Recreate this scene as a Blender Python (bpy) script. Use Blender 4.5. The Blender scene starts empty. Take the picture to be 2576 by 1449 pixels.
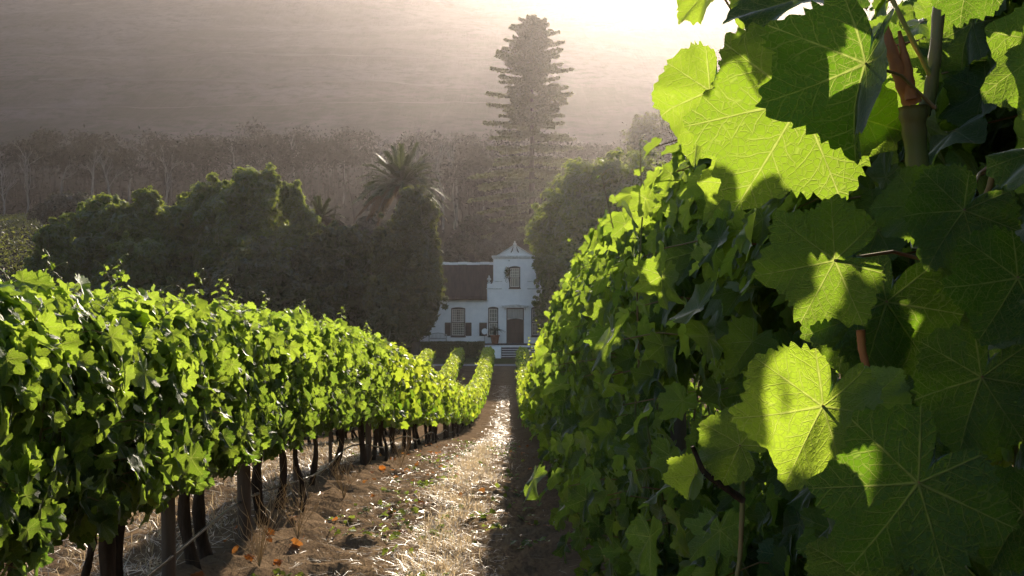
import bpy, math, random
import numpy as np
from mathutils import Vector

R = math.radians
PI = math.pi
scene = bpy.context.scene
COL = scene.collection

# ------------------------------------------------------------------ camera, light, exposure
CZ = 1.42                      # eye height over the ground between the rows
FPX = 3110.0                   # focal length in pixels of a 2576 px wide frame
SUN_EL, SUN_AZ = R(19.5), R(7.8)

cam_data = bpy.data.cameras.new('camera')
cam = bpy.data.objects.new('camera', cam_data)
COL.objects.link(cam)
cam.location = (0, 0, CZ)
cam.rotation_euler = (R(90), 0, 0)
cam_data.sensor_width = 36.0
cam_data.lens = 36.0 * FPX / 2576.0
cam_data.clip_start = 0.05
cam_data.clip_end = 9000
scene.camera = cam

world = bpy.data.worlds.new("World")
scene.world = world
world.use_nodes = True
_nt = world.node_tree
_sky = _nt.nodes.new('ShaderNodeTexSky')
_sky.sky_type = 'NISHITA'
_sky.sun_disc = False
_sky.sun_elevation = SUN_EL
_sky.sun_rotation = SUN_AZ
_nt.links.new(_sky.outputs[0], _nt.nodes['Background'].inputs[0])
_nt.nodes['Background'].inputs[1].default_value = 0.074

sun_data = bpy.data.lights.new('sun', 'SUN')
sun_data.energy = 5.0
sun_data.angle = R(0.53)
sun_data.color = (1.0, 0.87, 0.69)
sun = bpy.data.objects.new('sun', sun_data)
COL.objects.link(sun)
_sd = Vector((math.sin(SUN_AZ) * math.cos(SUN_EL), math.cos(SUN_AZ) * math.cos(SUN_EL), math.sin(SUN_EL)))
sun.rotation_euler = _sd.to_track_quat('Z', 'Y').to_euler()
sun.location = _sd * 50

scene.view_settings.view_transform = 'Standard'
scene.view_settings.look = 'None'
scene.view_settings.gamma = 1
scene.view_settings.use_curve_mapping = False
scene.view_settings.exposure = 1.18
scene.render.engine = 'CYCLES'
cy = scene.cycles
cy.use_denoising = True
cy.max_bounces = 8
cy.diffuse_bounces = 4
cy.glossy_bounces = 2
cy.transmission_bounces = 4
cy.volume_bounces = 0
cy.sample_clamp_indirect = 6.0
cy.use_adaptive_sampling = True
cy.adaptive_threshold = 0.015

HAZE_DENSITY = 0.000102
HAZE_G = 0.80

# ------------------------------------------------------------------ helpers
def P(px, py, d):
    """world point seen at pixel (px, py) of the 2576 px frame at depth d"""
    return np.array(((px - 1288.0) * d / FPX, d, CZ - (py - 724.5) * d / FPX))

def T(o, label=None, cat=None, group=None, kind=None):
    if label: o['label'] = label
    if cat: o['category'] = cat
    if group: o['group'] = group
    if kind: o['kind'] = kind
    return o

def empty(name, loc, label, cat, group=None, rz=0.0):
    o = bpy.data.objects.new(name, None)
    COL.objects.link(o)
    o.location = tuple(loc)
    o.rotation_euler = (0, 0, rz)
    return T(o, label, cat, group)

def link(name, mesh, parent=None, loc=None):
    o = bpy.data.objects.new(name, mesh)
    COL.objects.link(o)
    if parent: o.parent = parent
    if loc is not None: o.location = tuple(loc)
    return o

class MB:
    """collects faces and builds ONE mesh"""
    def __init__(self):
        self.V, self.n = [], 0
        self.F = []            # (faces array (k, m), material index, smooth)
        self.UV, self.RN = [], []
    def add(self, V, F, mi=0, smooth=True, uv=None, rnd=0.5):
        V = np.asarray(V, dtype=np.float32).reshape(-1, 3)
        if not isinstance(F, list): F = [F]
        for f in F:
            f = np.asarray(f, dtype=np.int32)
            if f.size: self.F.append((f + self.n, mi, smooth))
        k = len(V)
        self.V.append(V)
        self.UV.append(np.zeros((k, 2), np.float32) if uv is None else np.asarray(uv, np.float32))
        self.RN.append(np.full(k, rnd, np.float32) if np.isscalar(rnd) else np.asarray(rnd, np.float32))
        self.n += k
    def box(self, x0, x1, y0, y1, z0, z1, mi=0):
        V = [(x0, y0, z0), (x1, y0, z0), (x1, y1, z0), (x0, y1, z0), (x0, y0, z1), (x1, y0, z1), (x1, y1, z1), (x0, y1, z1)]
        F = [(0, 3, 2, 1), (4, 5, 6, 7), (0, 1, 5, 4), (1, 2, 6, 5), (2, 3, 7, 6), (3, 0, 4, 7)]
        self.add(V, np.array(F), mi, False)
    def bbox(self, x0, x1, y0, y1, z0, z1, b=0.015, mi=0):
        """box with chamfered edges"""
        c = np.array([(x0 + x1) / 2, (y0 + y1) / 2, (z0 + z1) / 2])
        h = np.array([abs(x1 - x0) / 2, abs(y1 - y0) / 2, abs(z1 - z0) / 2])
        b = min(b, h.min() * 0.45)
        idx, V = {}, []
        for sx in (-1, 1):
            for sy in (-1, 1):
                for sz in (-1, 1):
                    for ax in range(3):
                        s = np.array([sx, sy, sz]) * (h - b)
                        s[ax] = np.array([sx, sy, sz])[ax] * h[ax]
                        idx[(sx, sy, sz, ax)] = len(V)
                        V.append(c + s)
        q, t = [], []
        for ax in range(3):
            a, bb = [i for i in range(3) if i != ax]
            for s in (-1, 1):
                k = []
                for (u, v) in ((-1, -1), (1, -1), (1, 1), (-1, 1)):
                    e = [0, 0, 0]; e[ax] = s; e[a] = u; e[bb] = v
                    k.append(idx[(*e, ax)])
                q.append(k if (s > 0) == (ax != 1) else k[::-1])
        for ax in range(3):
            a, bb = [i for i in range(3) if i != ax]
            for u in (-1, 1):
                for v in (-1, 1):
                    k = []
                    for (w, f) in ((-1, a), (1, a), (1, bb), (-1, bb)):
                        e = [0, 0, 0]; e[ax] = w; e[a] = u; e[bb] = v
                        k.append(idx[(*e, f)])
                    q.append(k)
        for sx in (-1, 1):
            for sy in (-1, 1):
                for sz in (-1, 1):
                    t.append([idx[(sx, sy, sz, ax)] for ax in range(3)])
        self.add(V, [np.array(q), np.array(t)], mi, False)
    def prism(self, pts, y0, y1, mi=0):
        """outline in (x, z), extruded along y"""
        n = len(pts)
        V = [(p[0], y0, p[1]) for p in pts] + [(p[0], y1, p[1]) for p in pts]
        side = np.array([(i, (i + 1) % n, n + (i + 1) % n, n + i) for i in range(n)])
        self.add(V, [side, np.array([list(range(n))[::-1]]), np.array([list(range(n, 2 * n))])], mi, False)
    def tube(self, pts, rad, n=8, mi=0, cap=True, rough=0.0, rng=None, rnd=0.5):
        pts = np.asarray(pts, float)
        m = len(pts)
        rad = np.full(m, rad) if np.isscalar(rad) else np.asarray(rad, float)
        tg = np.gradient(pts, axis=0)
        tg /= np.linalg.norm(tg, axis=1)[:, None] + 1e-9
        up = np.array([0.0, 0.0, 1.0]) if abs(tg[0][2]) < 0.9 else np.array([1.0, 0.0, 0.0])
        a = np.cross(tg, up); a /= np.linalg.norm(a, axis=1)[:, None] + 1e-9
        b = np.cross(tg, a)
        th = np.linspace(0, 2 * PI, n, endpoint=False)
        rr = rad[:, None] * np.ones((m, n))
        if rough and rng is not None:
            rr = rr * (1 + rough * (rng.random((m, n)) - 0.5) + rough * 1.2 * (rng.random((1, n)) - 0.5))
        V = pts[:, None, :] + rr[..., None] * (np.cos(th)[None, :, None] * a[:, None, :] + np.sin(th)[None, :, None] * b[:, None, :])
        F = []
        for i in range(m - 1):
            for j in range(n):
                k = (j + 1) % n
                F.append((i * n + j, i * n + k, (i + 1) * n + k, (i + 1) * n + j))
        fl = [np.array(F)]
        if cap:
            fl += [np.array([list(range(n))]), np.array([list(range((m - 1) * n, m * n))[::-1]])]
        self.add(V.reshape(-1, 3), fl, mi, True, rnd=rnd)
    def lathe(self, prof, c, n=16, mi=0):
        """profile [(r, z)] turned round the vertical through c"""
        th = np.linspace(0, 2 * PI, n, endpoint=False)
        V = [(c[0] + r * math.cos(t), c[1] + r * math.sin(t), c[2] + z) for r, z in prof for t in th]
        F = [(i * n + j, i * n + (j + 1) % n, (i + 1) * n + (j + 1) % n, (i + 1) * n + j) for i in range(len(prof) - 1) for j in range(n)]
        self.add(V, np.array(F), mi, True)
    def mesh(self, name, mats):
        me = bpy.data.meshes.new(name)
        V = np.concatenate(self.V).astype(np.float32)
        me.vertices.add(len(V))
        me.vertices.foreach_set('co', V.ravel())
        lv = np.concatenate([f.ravel() for f, _, _ in self.F]).astype(np.int32)
        ln = np.concatenate([np.full(len(f), f.shape[1]) for f, _, _ in self.F]).astype(np.int32)
        mi = np.concatenate([np.full(len(f), m) for f, m, _ in self.F]).astype(np.int32)
        sm = np.concatenate([np.full(len(f), s) for f, _, s in self.F]).astype(bool)
        me.loops.add(len(lv))
        me.loops.foreach_set('vertex_index', lv)
        me.polygons.add(len(ln))
        me.polygons.foreach_set('loop_start', np.concatenate(([0], np.cumsum(ln)[:-1])).astype(np.int32))
        me.polygons.foreach_set('material_index', mi)
        me.polygons.foreach_set('use_smooth', sm)
        for m in (mats if isinstance(mats, (list, tuple)) else [mats]): me.materials.append(m)
        me.update(calc_edges=True)
        uv = np.concatenate(self.UV)
        l = me.uv_layers.new(name='leafuv')
        l.data.foreach_set('uv', uv[lv].ravel())
        a = me.attributes.new('rnd', 'FLOAT', 'POINT')
        a.data.foreach_set('value', np.concatenate(self.RN))
        me.validate()
        return me
    def build(self, name, mats, parent=None, loc=None):
        return link(name, self.mesh(name, mats), parent, loc)

# numpy value noise
_rs = np.random.RandomState(7)
_G = _rs.rand(256, 256).astype(np.float32)
def vnoise(x, y):
    x = np.asarray(x, float); y = np.asarray(y, float)
    xi = np.floor(x).astype(int); yi = np.floor(y).astype(int)
    u = x - xi; v = y - yi
    u = u * u * (3 - 2 * u); v = v * v * (3 - 2 * v)
    g = lambda a, b: _G[a & 255, b & 255]
    return (g(xi, yi) * (1 - u) + g(xi + 1, yi) * u) * (1 - v) + (g(xi, yi + 1) * (1 - u) + g(xi + 1, yi + 1) * u) * v
def fbm(x, y, o=4):
    s, a, t = 0.0, 1.0, 0.0
    for i in range(o):
        s = s + a * (vnoise(np.asarray(x) * 2 ** i + 17.3 * i, np.asarray(y) * 2 ** i + 9.1 * i) - 0.5)
        t += a; a *= 0.5
    return s / t * 2

# ------------------------------------------------------------------ terrain height
_PY = np.array([-60, -6, 0, 5, 7.8, 9, 12.3, 16.4, 22, 28.5, 36, 43, 52, 60, 70, 80, 91, 96, 104, 130, 160, 200, 250, 300, 350, 380, 450, 700, 1000, 1300, 1500, 2000], float)
_PZ = -np.array([1.1, 1.36, 1.42, 1.6, 1.72, 1.77, 1.98, 2.38, 2.98, 3.65, 4.45, 5.1, 5.75, 6.12, 6.28, 6.12, 5.82, 5.72, 5.68, 5.4, 4.0, -1.5, -9, -18, -29, -37, -60, -146, -250, -352, -400, -420], float) + CZ
def _herm(y):
    y = np.clip(np.asarray(y, float), _PY[0], _PY[-1] - 1e-6)
    d = np.diff(_PZ) / np.diff(_PY)
    m = np.concatenate(([d[0]], (d[1:] + d[:-1]) / 2, [d[-1]]))
    i = np.clip(np.searchsorted(_PY, y, side='right') - 1, 0, len(_PY) - 2)
    h = _PY[i + 1] - _PY[i]; t = (y - _PY[i]) / h
    return ((2 * t**3 - 3 * t**2 + 1) * _PZ[i] + (t**3 - 2 * t**2 + t) * h * m[i] + (-2 * t**3 + 3 * t**2) * _PZ[i + 1] + (t**3 - t**2) * h * m[i + 1])
ROWS = {'A': 0.78, 'B': -1.75, 'C': -3.85, 'D': -6.0, 'E': 3.1}
def gz(x, y):
    """ground height"""
    x = np.asarray(x, float); y = np.asarray(y, float)
    z = _herm(y)
    z = z + 5.2 * np.exp(-((x + 96) / 34) ** 2 - ((y - 232) / 52) ** 2)
    far = np.clip((y - 300) / 300, 0, 1)
    z = z + far * (fbm(x / 160, y / 110, 3) * 11 + fbm(x / 26 + 5, y / 16, 3) * 1.1)
    vine = np.clip((92 - y) / 3, 0, 1)
    for r in ROWS.values():
        z = z + vine * 0.12 * np.exp(-((x - r) / 0.38) ** 2)
    return z

# ------------------------------------------------------------------ materials
def mat(name):
    m = bpy.data.materials.new(name)
    m.use_nodes = True
    nt = m.node_tree
    for n in list(nt.nodes): nt.nodes.remove(n)
    out = nt.nodes.new('ShaderNodeOutputMaterial')
    return m, nt, out
class NT:
    """small node helper"""
    def __init__(self, nt): self.nt = nt
    def n(self, t, **kw):
        k = self.nt.nodes.new('ShaderNode' + t)
        for a, v in kw.items(): setattr(k, a, v)
        return k
    def l(self, a, b): self.nt.links.new(a, b)
    def setin(self, node, i, v):
        if hasattr(v, 'is_linked') or hasattr(v, 'links'): self.l(v, node.inputs[i])
        else: node.inputs[i].default_value = v
    def math(self, op, a, b=None, c=None, clamp=False):
        k = self.n('Math', operation=op, use_clamp=clamp)
        for i, v in enumerate((a, b, c)):
            if v is not None: self.setin(k, i, v)
        return k.outputs[0]
    def mr(self, v, a, b, c, d):
        k = self.n('MapRange', clamp=True)
        for i, x in enumerate((v, a, b, c, d)): self.setin(k, i, x)
        return k.outputs[0]
    def mix(self, f, a, b):
        k = self.n('MixRGB')
        for i, x in enumerate((f, a, b)):
            if isinstance(x, tuple) and len(x) == 3: x = (*x, 1)
            self.setin(k, i, x)
        return k.outputs[0]
    def noise(self, vec, scale, detail=4, rough=0.55):
        k = self.n('TexNoise')
        if vec is not None: self.l(vec, k.inputs['Vector'])
        k.inputs['Scale'].default_value = scale
        k.inputs['Detail'].default_value = detail
        k.inputs['Roughness'].default_value = rough
        return k.outputs[0]
    def mapping(self, vec, scale=(1, 1, 1), rot=(0, 0, 0)):
        k = self.n('Mapping')
        self.l(vec, k.inputs[0]); k.inputs['Scale'].default_value = scale; k.inputs['Rotation'].default_value = rot
        return k.outputs[0]
    def ramp(self, f, stops):
        k = self.n('ValToRGB')
        self.l(f, k.inputs[0])
        e = k.color_ramp.elements
        while len(e) < len(stops): e.new(0.5)
        for s, (p, c) in zip(e, stops): s.position = p; s.color = (*c, 1)
        return k.outputs[0]
    def bump(self, h, strength=0.5, dist=0.02):
        k = self.n('Bump')
        k.inputs['Strength'].default_value = strength; k.inputs['Distance'].default_value = dist
        self.l(h, k.inputs['Height'])
        return k.outputs[0]

def simple(name, col, rough=0.8, col2=None, scale=4.0, bump=0.0, bscale=30.0, bdist=0.01, spec=0.3, stretch=(1, 1, 1), metallic=0.0):
    """noise-mottled principled surface"""
    m, nt, out = mat(name)
    h = NT(nt)
    p = h.n('BsdfPrincipled')
    p.inputs['Roughness'].default_value = rough
    p.inputs['Specular IOR Level'].default_value = spec
    p.inputs['Metallic'].default_value = metallic
    tc = h.n('TexCoord').outputs['Object']
    v = h.mapping(tc, stretch)
    if col2 is not None:
        f = h.noise(v, scale, 5, 0.6)
        f = h.mr(f, 0.35, 0.65, 0.0, 1.0)
        h.l(h.mix(f, col, col2), p.inputs['Base Color'])
    else:
        p.inputs['Base Color'].default_value = (*col, 1)
    if bump:
        h.l(h.bump(h.noise(v, bscale, 4, 0.6), bump, bdist), p.inputs['Normal'])
    h.l(p.outputs[0], out.inputs[0])
    return m

def leaf_mat(name, young, old, trans_y, trans_o, veins=True, gloss=0.34, rough=0.48, tfac=0.45, under=(0.13, 0.2, 0.12)):
    m, nt, out = mat(name)
    h = NT(nt)
    at = h.n('Attribute'); at.attribute_name = 'rnd'
    rnd = at.outputs['Fac']
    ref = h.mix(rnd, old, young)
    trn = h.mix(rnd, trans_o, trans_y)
    geo = h.n('NewGeometry')
    nrm = None
    if veins:
        uvn = h.n('UVMap'); uvn.uv_map = 'leafuv'
        sep = h.n('SeparateXYZ'); h.l(uvn.outputs[0], sep.inputs[0])
        x, y = sep.outputs[0], sep.outputs[1]
        th = h.math('ARCTAN2', x, y)
        k = h.math('ROUND', h.math('DIVIDE', th, 0.87))
        ph = h.math('SUBTRACT', th, h.math('MULTIPLY', k, 0.87))
        r = h.math('SQRT', h.math('ADD', h.math('MULTIPLY', x, x), h.math('MULTIPLY', y, y)))
        u = h.math('MULTIPLY', r, h.math('COSINE', ph))
        v = h.math('ABSOLUTE', h.math('MULTIPLY', r, h.math('SINE', ph)))
        wob = h.math('MULTIPLY', h.math('SUBTRACT', h.noise(uvn.outputs[0], 5.0, 2), 0.5), 0.05)
        v = h.math('ABSOLUTE', h.math('ADD', v, h.math('MULTIPLY', wob, 0.5)))
        taper = h.mr(r, 0.0, 1.0, 1.0, 0.35)
        mainv = h.mr(h.math('DIVIDE', v, taper), 0.007, 0.020, 0.9, 0.0)
        s = h.math('ADD', h.math('ADD', h.math('SUBTRACT', u, h.math('MULTIPLY', v, 1.0)), h.math('MULTIPLY', h.math('MULTIPLY', v, v), 0.9)), h.math('ADD', h.math('MULTIPLY', wob, 2.2), h.math('MULTIPLY', k, 0.037)))
        fr = h.math('FRACT', h.math('MULTIPLY', s, 6.3))
        dist = h.math('SUBTRACT', 0.5, h.math('ABSOLUTE', h.math('SUBTRACT', fr, 0.5)))
        sec = h.math('MULTIPLY', h.mr(dist, 0.02, 0.07, 0.62, 0.0), h.mr(v, 0.12, 0.34, 1.0, 0.0))
        vo = h.n('TexVoronoi', feature='DISTANCE_TO_EDGE')
        h.l(uvn.outputs[0], vo.inputs['Vector']); vo.inputs['Scale'].default_value = 17
        ter = h.mr(vo.outputs[0], 0.015, 0.08, 0.36, 0.0)
        vein = h.math('MAXIMUM', h.math('MAXIMUM', mainv, sec), ter)
        blot = h.mr(h.noise(uvn.outputs[0], 3.0, 4), 0.35, 0.7, 0.0, 1.0)
        ref = h.mix(h.math('MULTIPLY', blot, 0.22), ref, h.mix(0.4, ref, (0.08, 0.10, 0.03)))
        ref = h.mix(h.math('MULTIPLY', vein, 0.30), ref, (0.15, 0.20, 0.07))
        spot = h.mr(h.noise(h.mapping(uvn.outputs[0], (3.1, 3.1, 3.1)), 1.3, 5, 0.7), 0.70, 0.76, 0.0, 0.7)
        ref = h.mix(spot, ref, (0.13, 0.075, 0.03))
        trn = h.mix(spot, trn, (0.22, 0.12, 0.03))
        trn = h.mix(h.math('MULTIPLY', blot, 0.4), trn, h.mix(0.55, trn, (0.16, 0.33, 0.015)))
        trn = h.mix(h.math('MULTIPLY', vein, 0.62), trn, (0.66, 0.70, 0.20))
        hgt = h.math('ADD', h.math('MULTIPLY', vein, -1.0), h.math('MULTIPLY', h.noise(uvn.outputs[0], 12.0, 2), 0.8))
        nrm = h.bump(hgt, 0.6, 0.006)
    ref = h.mix(h.math('MULTIPLY', geo.outputs['Backfacing'], 0.75), ref, under)
    d = h.n('BsdfDiffuse'); h.l(ref, d.inputs[0])
    t = h.n('BsdfTranslucent'); h.l(trn, t.inputs[0])
    ms = h.n('MixShader'); ms.inputs[0].default_value = tfac
    h.l(d.outputs[0], ms.inputs[1]); h.l(t.outputs[0], ms.inputs[2])
    g = h.n('BsdfGlossy'); g.inputs['Roughness'].default_value = rough; g.inputs[0].default_value = (1, 1, 1, 1)
    fz = h.n('Fresnel'); fz.inputs[0].default_value = 1.4
    ff = h.math('MULTIPLY', fz.outputs[0], h.math('SUBTRACT', gloss, h.math('MULTIPLY', geo.outputs['Backfacing'], gloss * 0.7)))
    m2 = h.n('MixShader')
    h.l(ff, m2.inputs[0]); h.l(ms.outputs[0], m2.inputs[1]); h.l(g.outputs[0], m2.inputs[2])
    if nrm is not None:
        for k in (d, t, g): h.l(nrm, k.inputs['Normal'])
    h.l(m2.outputs[0], out.inputs[0])
    return m

M = {}
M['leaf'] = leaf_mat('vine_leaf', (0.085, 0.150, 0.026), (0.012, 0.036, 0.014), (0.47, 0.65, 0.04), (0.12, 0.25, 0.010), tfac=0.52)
M['leaf_far'] = leaf_mat('vine_leaf_small', (0.085, 0.15, 0.026), (0.018, 0.05, 0.015), (0.60, 0.70, 0.05), (0.18, 0.34, 0.015), veins=False, tfac=0.52)
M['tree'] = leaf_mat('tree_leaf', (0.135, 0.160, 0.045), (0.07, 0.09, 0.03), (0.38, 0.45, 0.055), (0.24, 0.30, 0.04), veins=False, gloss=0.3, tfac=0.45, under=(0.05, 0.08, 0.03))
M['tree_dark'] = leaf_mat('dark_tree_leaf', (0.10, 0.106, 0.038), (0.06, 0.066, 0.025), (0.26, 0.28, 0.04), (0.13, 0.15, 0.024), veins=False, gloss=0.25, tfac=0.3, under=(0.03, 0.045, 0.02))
M['conifer'] = leaf_mat('conifer_needles', (0.12, 0.13, 0.07), (0.075, 0.085, 0.045), (0.20, 0.20, 0.08), (0.12, 0.13, 0.05), veins=False, gloss=0.1, tfac=0.35, under=(0.09, 0.10, 0.055))  # needles lightened, so part of the haze veil sits in their colour
M['palm'] = leaf_mat('palm_leaf', (0.038, 0.052, 0.02), (0.018, 0.027, 0.012), (0.09, 0.11, 0.024), (0.045, 0.06, 0.014), veins=False, gloss=0.22, rough=0.5, tfac=0.3, under=(0.05, 0.07, 0.03))
M['palm_dry'] = leaf_mat('dry_palm_leaf', (0.14, 0.08, 0.04), (0.07, 0.045, 0.025), (0.18, 0.11, 0.04), (0.12, 0.07, 0.03), veins=False, gloss=0.3, tfac=0.25, under=(0.10, 0.06, 0.03))
M['scrub'] = leaf_mat('scrub_leaf', (0.075, 0.07, 0.05), (0.03, 0.034, 0.022), (0.09, 0.09, 0.05), (0.05, 0.055, 0.03), veins=False, gloss=0.2, tfac=0.25, under=(0.05, 0.05, 0.035))
M['wood_leaf'] = leaf_mat('wood_leaf', (0.022, 0.022, 0.017), (0.013, 0.014, 0.011), (0.03, 0.03, 0.018), (0.018, 0.018, 0.012), veins=False, gloss=0.0, tfac=0.2, under=(0.016, 0.016, 0.013))  # shade on the far wood is put into this very dark leaf colour
M['dead_leaf'] = leaf_mat('dead_leaf', (0.34, 0.10, 0.02), (0.13, 0.06, 0.025), (0.60, 0.20, 0.03), (0.30, 0.13, 0.03), veins=False, gloss=0.3, tfac=0.4, under=(0.2, 0.09, 0.04))
M['weed'] = leaf_mat('weed_leaf', (0.10, 0.15, 0.03), (0.05, 0.08, 0.02), (0.36, 0.42, 0.05), (0.18, 0.26, 0.03), veins=False, gloss=0.35, tfac=0.4)
M['stem'] = simple('green_shoot', (0.12, 0.16, 0.05), 0.5, (0.20, 0.13, 0.06), 9, 0.3, 60, 0.002)
M['petiole'] = simple('red_leaf_stalk', (0.22, 0.09, 0.05), 0.45, (0.26, 0.2, 0.08), 12, 0.2, 60, 0.001)
M['tendril'] = simple('tendril', (0.34, 0.40, 0.10), 0.5, (0.30, 0.22, 0.08), 10)
M['bark_peel'] = simple('peeling_bark', (0.42, 0.16, 0.06), 0.6, (0.26, 0.10, 0.05), 14, 0.5, 70, 0.003)
M['bark'] = simple('vine_bark', (0.075, 0.052, 0.038), 1.0, (0.028, 0.019, 0.014), 14, 0.9, 40, 0.02, 0.15, (1, 1, 0.22))
M['post'] = simple('weathered_post', (0.15, 0.115, 0.09), 0.85, (0.075, 0.055, 0.042), 10, 0.6, 50, 0.008, 0.2, (1, 1, 0.1))
M['tree_bark'] = simple('tree_bark', (0.10, 0.08, 0.06), 0.9, (0.05, 0.04, 0.03), 3, 0.6, 12, 0.05, 0.2, (1, 1, 0.3))
M['wood_bark'] = simple('dark_wood_bark', (0.05, 0.042, 0.038), 1.0, (0.03, 0.026, 0.024), 1.5, spec=0.0)  # trunks of the far wood carry their shade in the dark colour too
M['pale_bark'] = simple('pale_bark', (0.17, 0.155, 0.145), 1.0, (0.11, 0.10, 0.092), 1.5, 0.2, 6, 0.05)
M['wire'] = simple('galvanised_wire', (0.4, 0.4, 0.38), 0.35, None, metallic=1.0)
M['hose'] = simple('black_hose', (0.03, 0.03, 0.03), 0.35, (0.05, 0.045, 0.04), 8)

def straw_mat():
    m, nt, out = mat('straw')
    h = NT(nt)
    at = h.n('Attribute'); at.attribute_name = 'rnd'
    c = h.mix(at.outputs['Fac'], (0.20, 0.13, 0.06), (0.68, 0.54, 0.34))
    d = h.n('BsdfDiffuse'); h.l(c, d.inputs[0])
    t = h.n('BsdfTranslucent'); h.l(c, t.inputs[0])
    ms = h.n('MixShader'); ms.inputs[0].default_value = 0.42
    h.l(d.outputs[0], ms.inputs[1]); h.l(t.outputs[0], ms.inputs[2])
    g = h.n('BsdfGlossy'); g.inputs['Roughness'].default_value = 0.45
    f = h.n('Fresnel'); f.inputs[0].default_value = 1.5
    m2 = h.n('MixShader'); h.l(h.math('MULTIPLY', f.outputs[0], 0.20), m2.inputs[0])
    h.l(ms.outputs[0], m2.inputs[1]); h.l(g.outputs[0], m2.inputs[2])
    h.l(m2.outputs[0], out.inputs[0])
    return m
M['straw'] = straw_mat()

def soil_mat():
    m, nt, out = mat('soil')
    h = NT(nt)
    p = h.n('BsdfDiffuse')
    g = h.n('NewGeometry').outputs['Position']
    big = h.noise(g, 1.1, 4); fine = h.noise(g, 26, 5, 0.65)
    streak = h.noise(h.mapping(g, (34, 9, 9), (0, 0, R(25))), 1.0, 3, 0.6)
    c = h.mix(h.mr(big, 0.35, 0.65, 0, 1), (0.145, 0.100, 0.064), (0.21, 0.148, 0.096))
    c = h.mix(h.mr(fine, 0.4, 0.7, 0, 0.6), c, (0.085, 0.056, 0.036))
    sep = h.n('SeparateXYZ'); h.l(g, sep.inputs[0])
    # chopped straw lies thickest along the middle of the alley
    dx = h.math('ABSOLUTE', h.math('ADD', sep.outputs[0], h.math('ADD', 0.42, h.math('MULTIPLY', h.math('SUBTRACT', big, 0.5), 0.5))))
    st = h.math('MULTIPLY', h.mr(dx, 0.15, 0.75, 0.85, 0.12), h.mr(streak, 0.42, 0.6, 0, 1))
    c = h.mix(st, c, (0.30, 0.21, 0.115))
    h.l(c, p.inputs['Color'])
    hh = h.math('ADD', h.math('MULTIPLY', fine, 0.6), h.math('MULTIPLY', streak, 0.6))
    h.l(h.bump(hh, 0.9, 0.03), p.inputs['Normal'])
    h.l(p.outputs[0], out.inputs[0])
    return m
M['soil'] = soil_mat()
M['lawn'] = simple('lawn_grass', (0.06, 0.075, 0.026), 1.0, (0.085, 0.085, 0.036), 1.2, 1.0, 14, 0.08, 0.0)
M['gravel_edge'] = simple('pale_kerb', (0.32, 0.31, 0.30), 0.9, (0.22, 0.21, 0.20), 3, 0.4, 20, 0.02)

def hill_mat():
    m, nt, out = mat('mountain_scrub')
    h = NT(nt)
    p = h.n('BsdfDiffuse')
    g = h.n('NewGeometry').outputs['Position']
    a = h.noise(g, 0.016, 6, 0.6)
    b = h.noise(g, 0.17, 5, 0.7)
    cst = h.noise(h.mapping(g, (0.5, 0.03, 0.03)), 1.0, 3, 0.6)
    c = h.mix(h.mr(a, 0.4, 0.62, 0, 1), (0.045, 0.042, 0.034), (0.095, 0.076, 0.074))
    c = h.mix(h.mr(b, 0.46, 0.66, 0, 0.85), c, (0.030, 0.034, 0.022))
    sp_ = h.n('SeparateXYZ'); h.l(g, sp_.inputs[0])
    c = h.mix(h.mr(sp_.outputs[1], 345, 385, 0.85, 0.0), c, (0.012, 0.011, 0.009))  # leaf litter under the wood, its colour also darkened to stand for shade
    c = h.mix(h.mr(cst, 0.55, 0.75, 0, 0.4), c, (0.085, 0.072, 0.066))
    h.l(c, p.inputs['Color'])
    h.l(h.bump(h.math('ADD', b, h.math('MULTIPLY', cst, 0.5)), 0.6, 1.5), p.inputs['Normal'])
    h.l(p.outputs[0], out.inputs[0])
    return m
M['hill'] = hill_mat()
M['hill_path'] = simple('hill_track', (0.105, 0.092, 0.086), 1.0, (0.07, 0.062, 0.058), 0.05, spec=0.0)
M['white_wall'] = simple('whitewash', (0.84, 0.84, 0.84), 0.9, (0.74, 0.75, 0.76), 1.6, 0.5, 5, 0.03, 0.15)
M['stone_white'] = simple('aged_plaster', (0.62, 0.62, 0.60), 0.9, (0.42, 0.42, 0.40), 5, 0.4, 20, 0.02)
M['thatch'] = simple('dark_thatch', (0.085, 0.060, 0.052), 0.95, (0.052, 0.038, 0.034), 6, 0.9, 40, 0.06, 0.1, (1, 0.15, 0.15))
M['wood_dark'] = simple('dark_stained_wood', (0.050, 0.030, 0.024), 0.55, (0.032, 0.020, 0.017), 5, 0.2, 40, 0.004, 0.3, (1, 1, 0.1))
M['white_paint'] = simple('white_paint', (0.74, 0.73, 0.70), 0.5)
M['curtain'] = simple('net_curtain', (0.50, 0.49, 0.46), 0.9, (0.34, 0.33, 0.31), 6, 0.4, 18, 0.03, 0.1, (3, 1, 0.2))
M['room'] = simple('dim_room', (0.05, 0.045, 0.04), 0.9)
M['terracotta'] = simple('terracotta', (0.30, 0.125, 0.07), 0.8, (0.22, 0.09, 0.055), 4, 0.2, 20, 0.01)
M['step_dark'] = simple('slate_step', (0.075, 0.055, 0.05), 0.8, (0.05, 0.04, 0.036), 3)
M['bench'] = simple('grey_bench_wood', (0.40, 0.40, 0.38), 0.8, (0.30, 0.30, 0.28), 4)
M['disc'] = simple('pale_disc', (0.70, 0.72, 0.74), 0.6, (0.6, 0.62, 0.65), 5)
M['metal_dark'] = simple('dark_iron', (0.05, 0.05, 0.05), 0.5)
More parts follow.
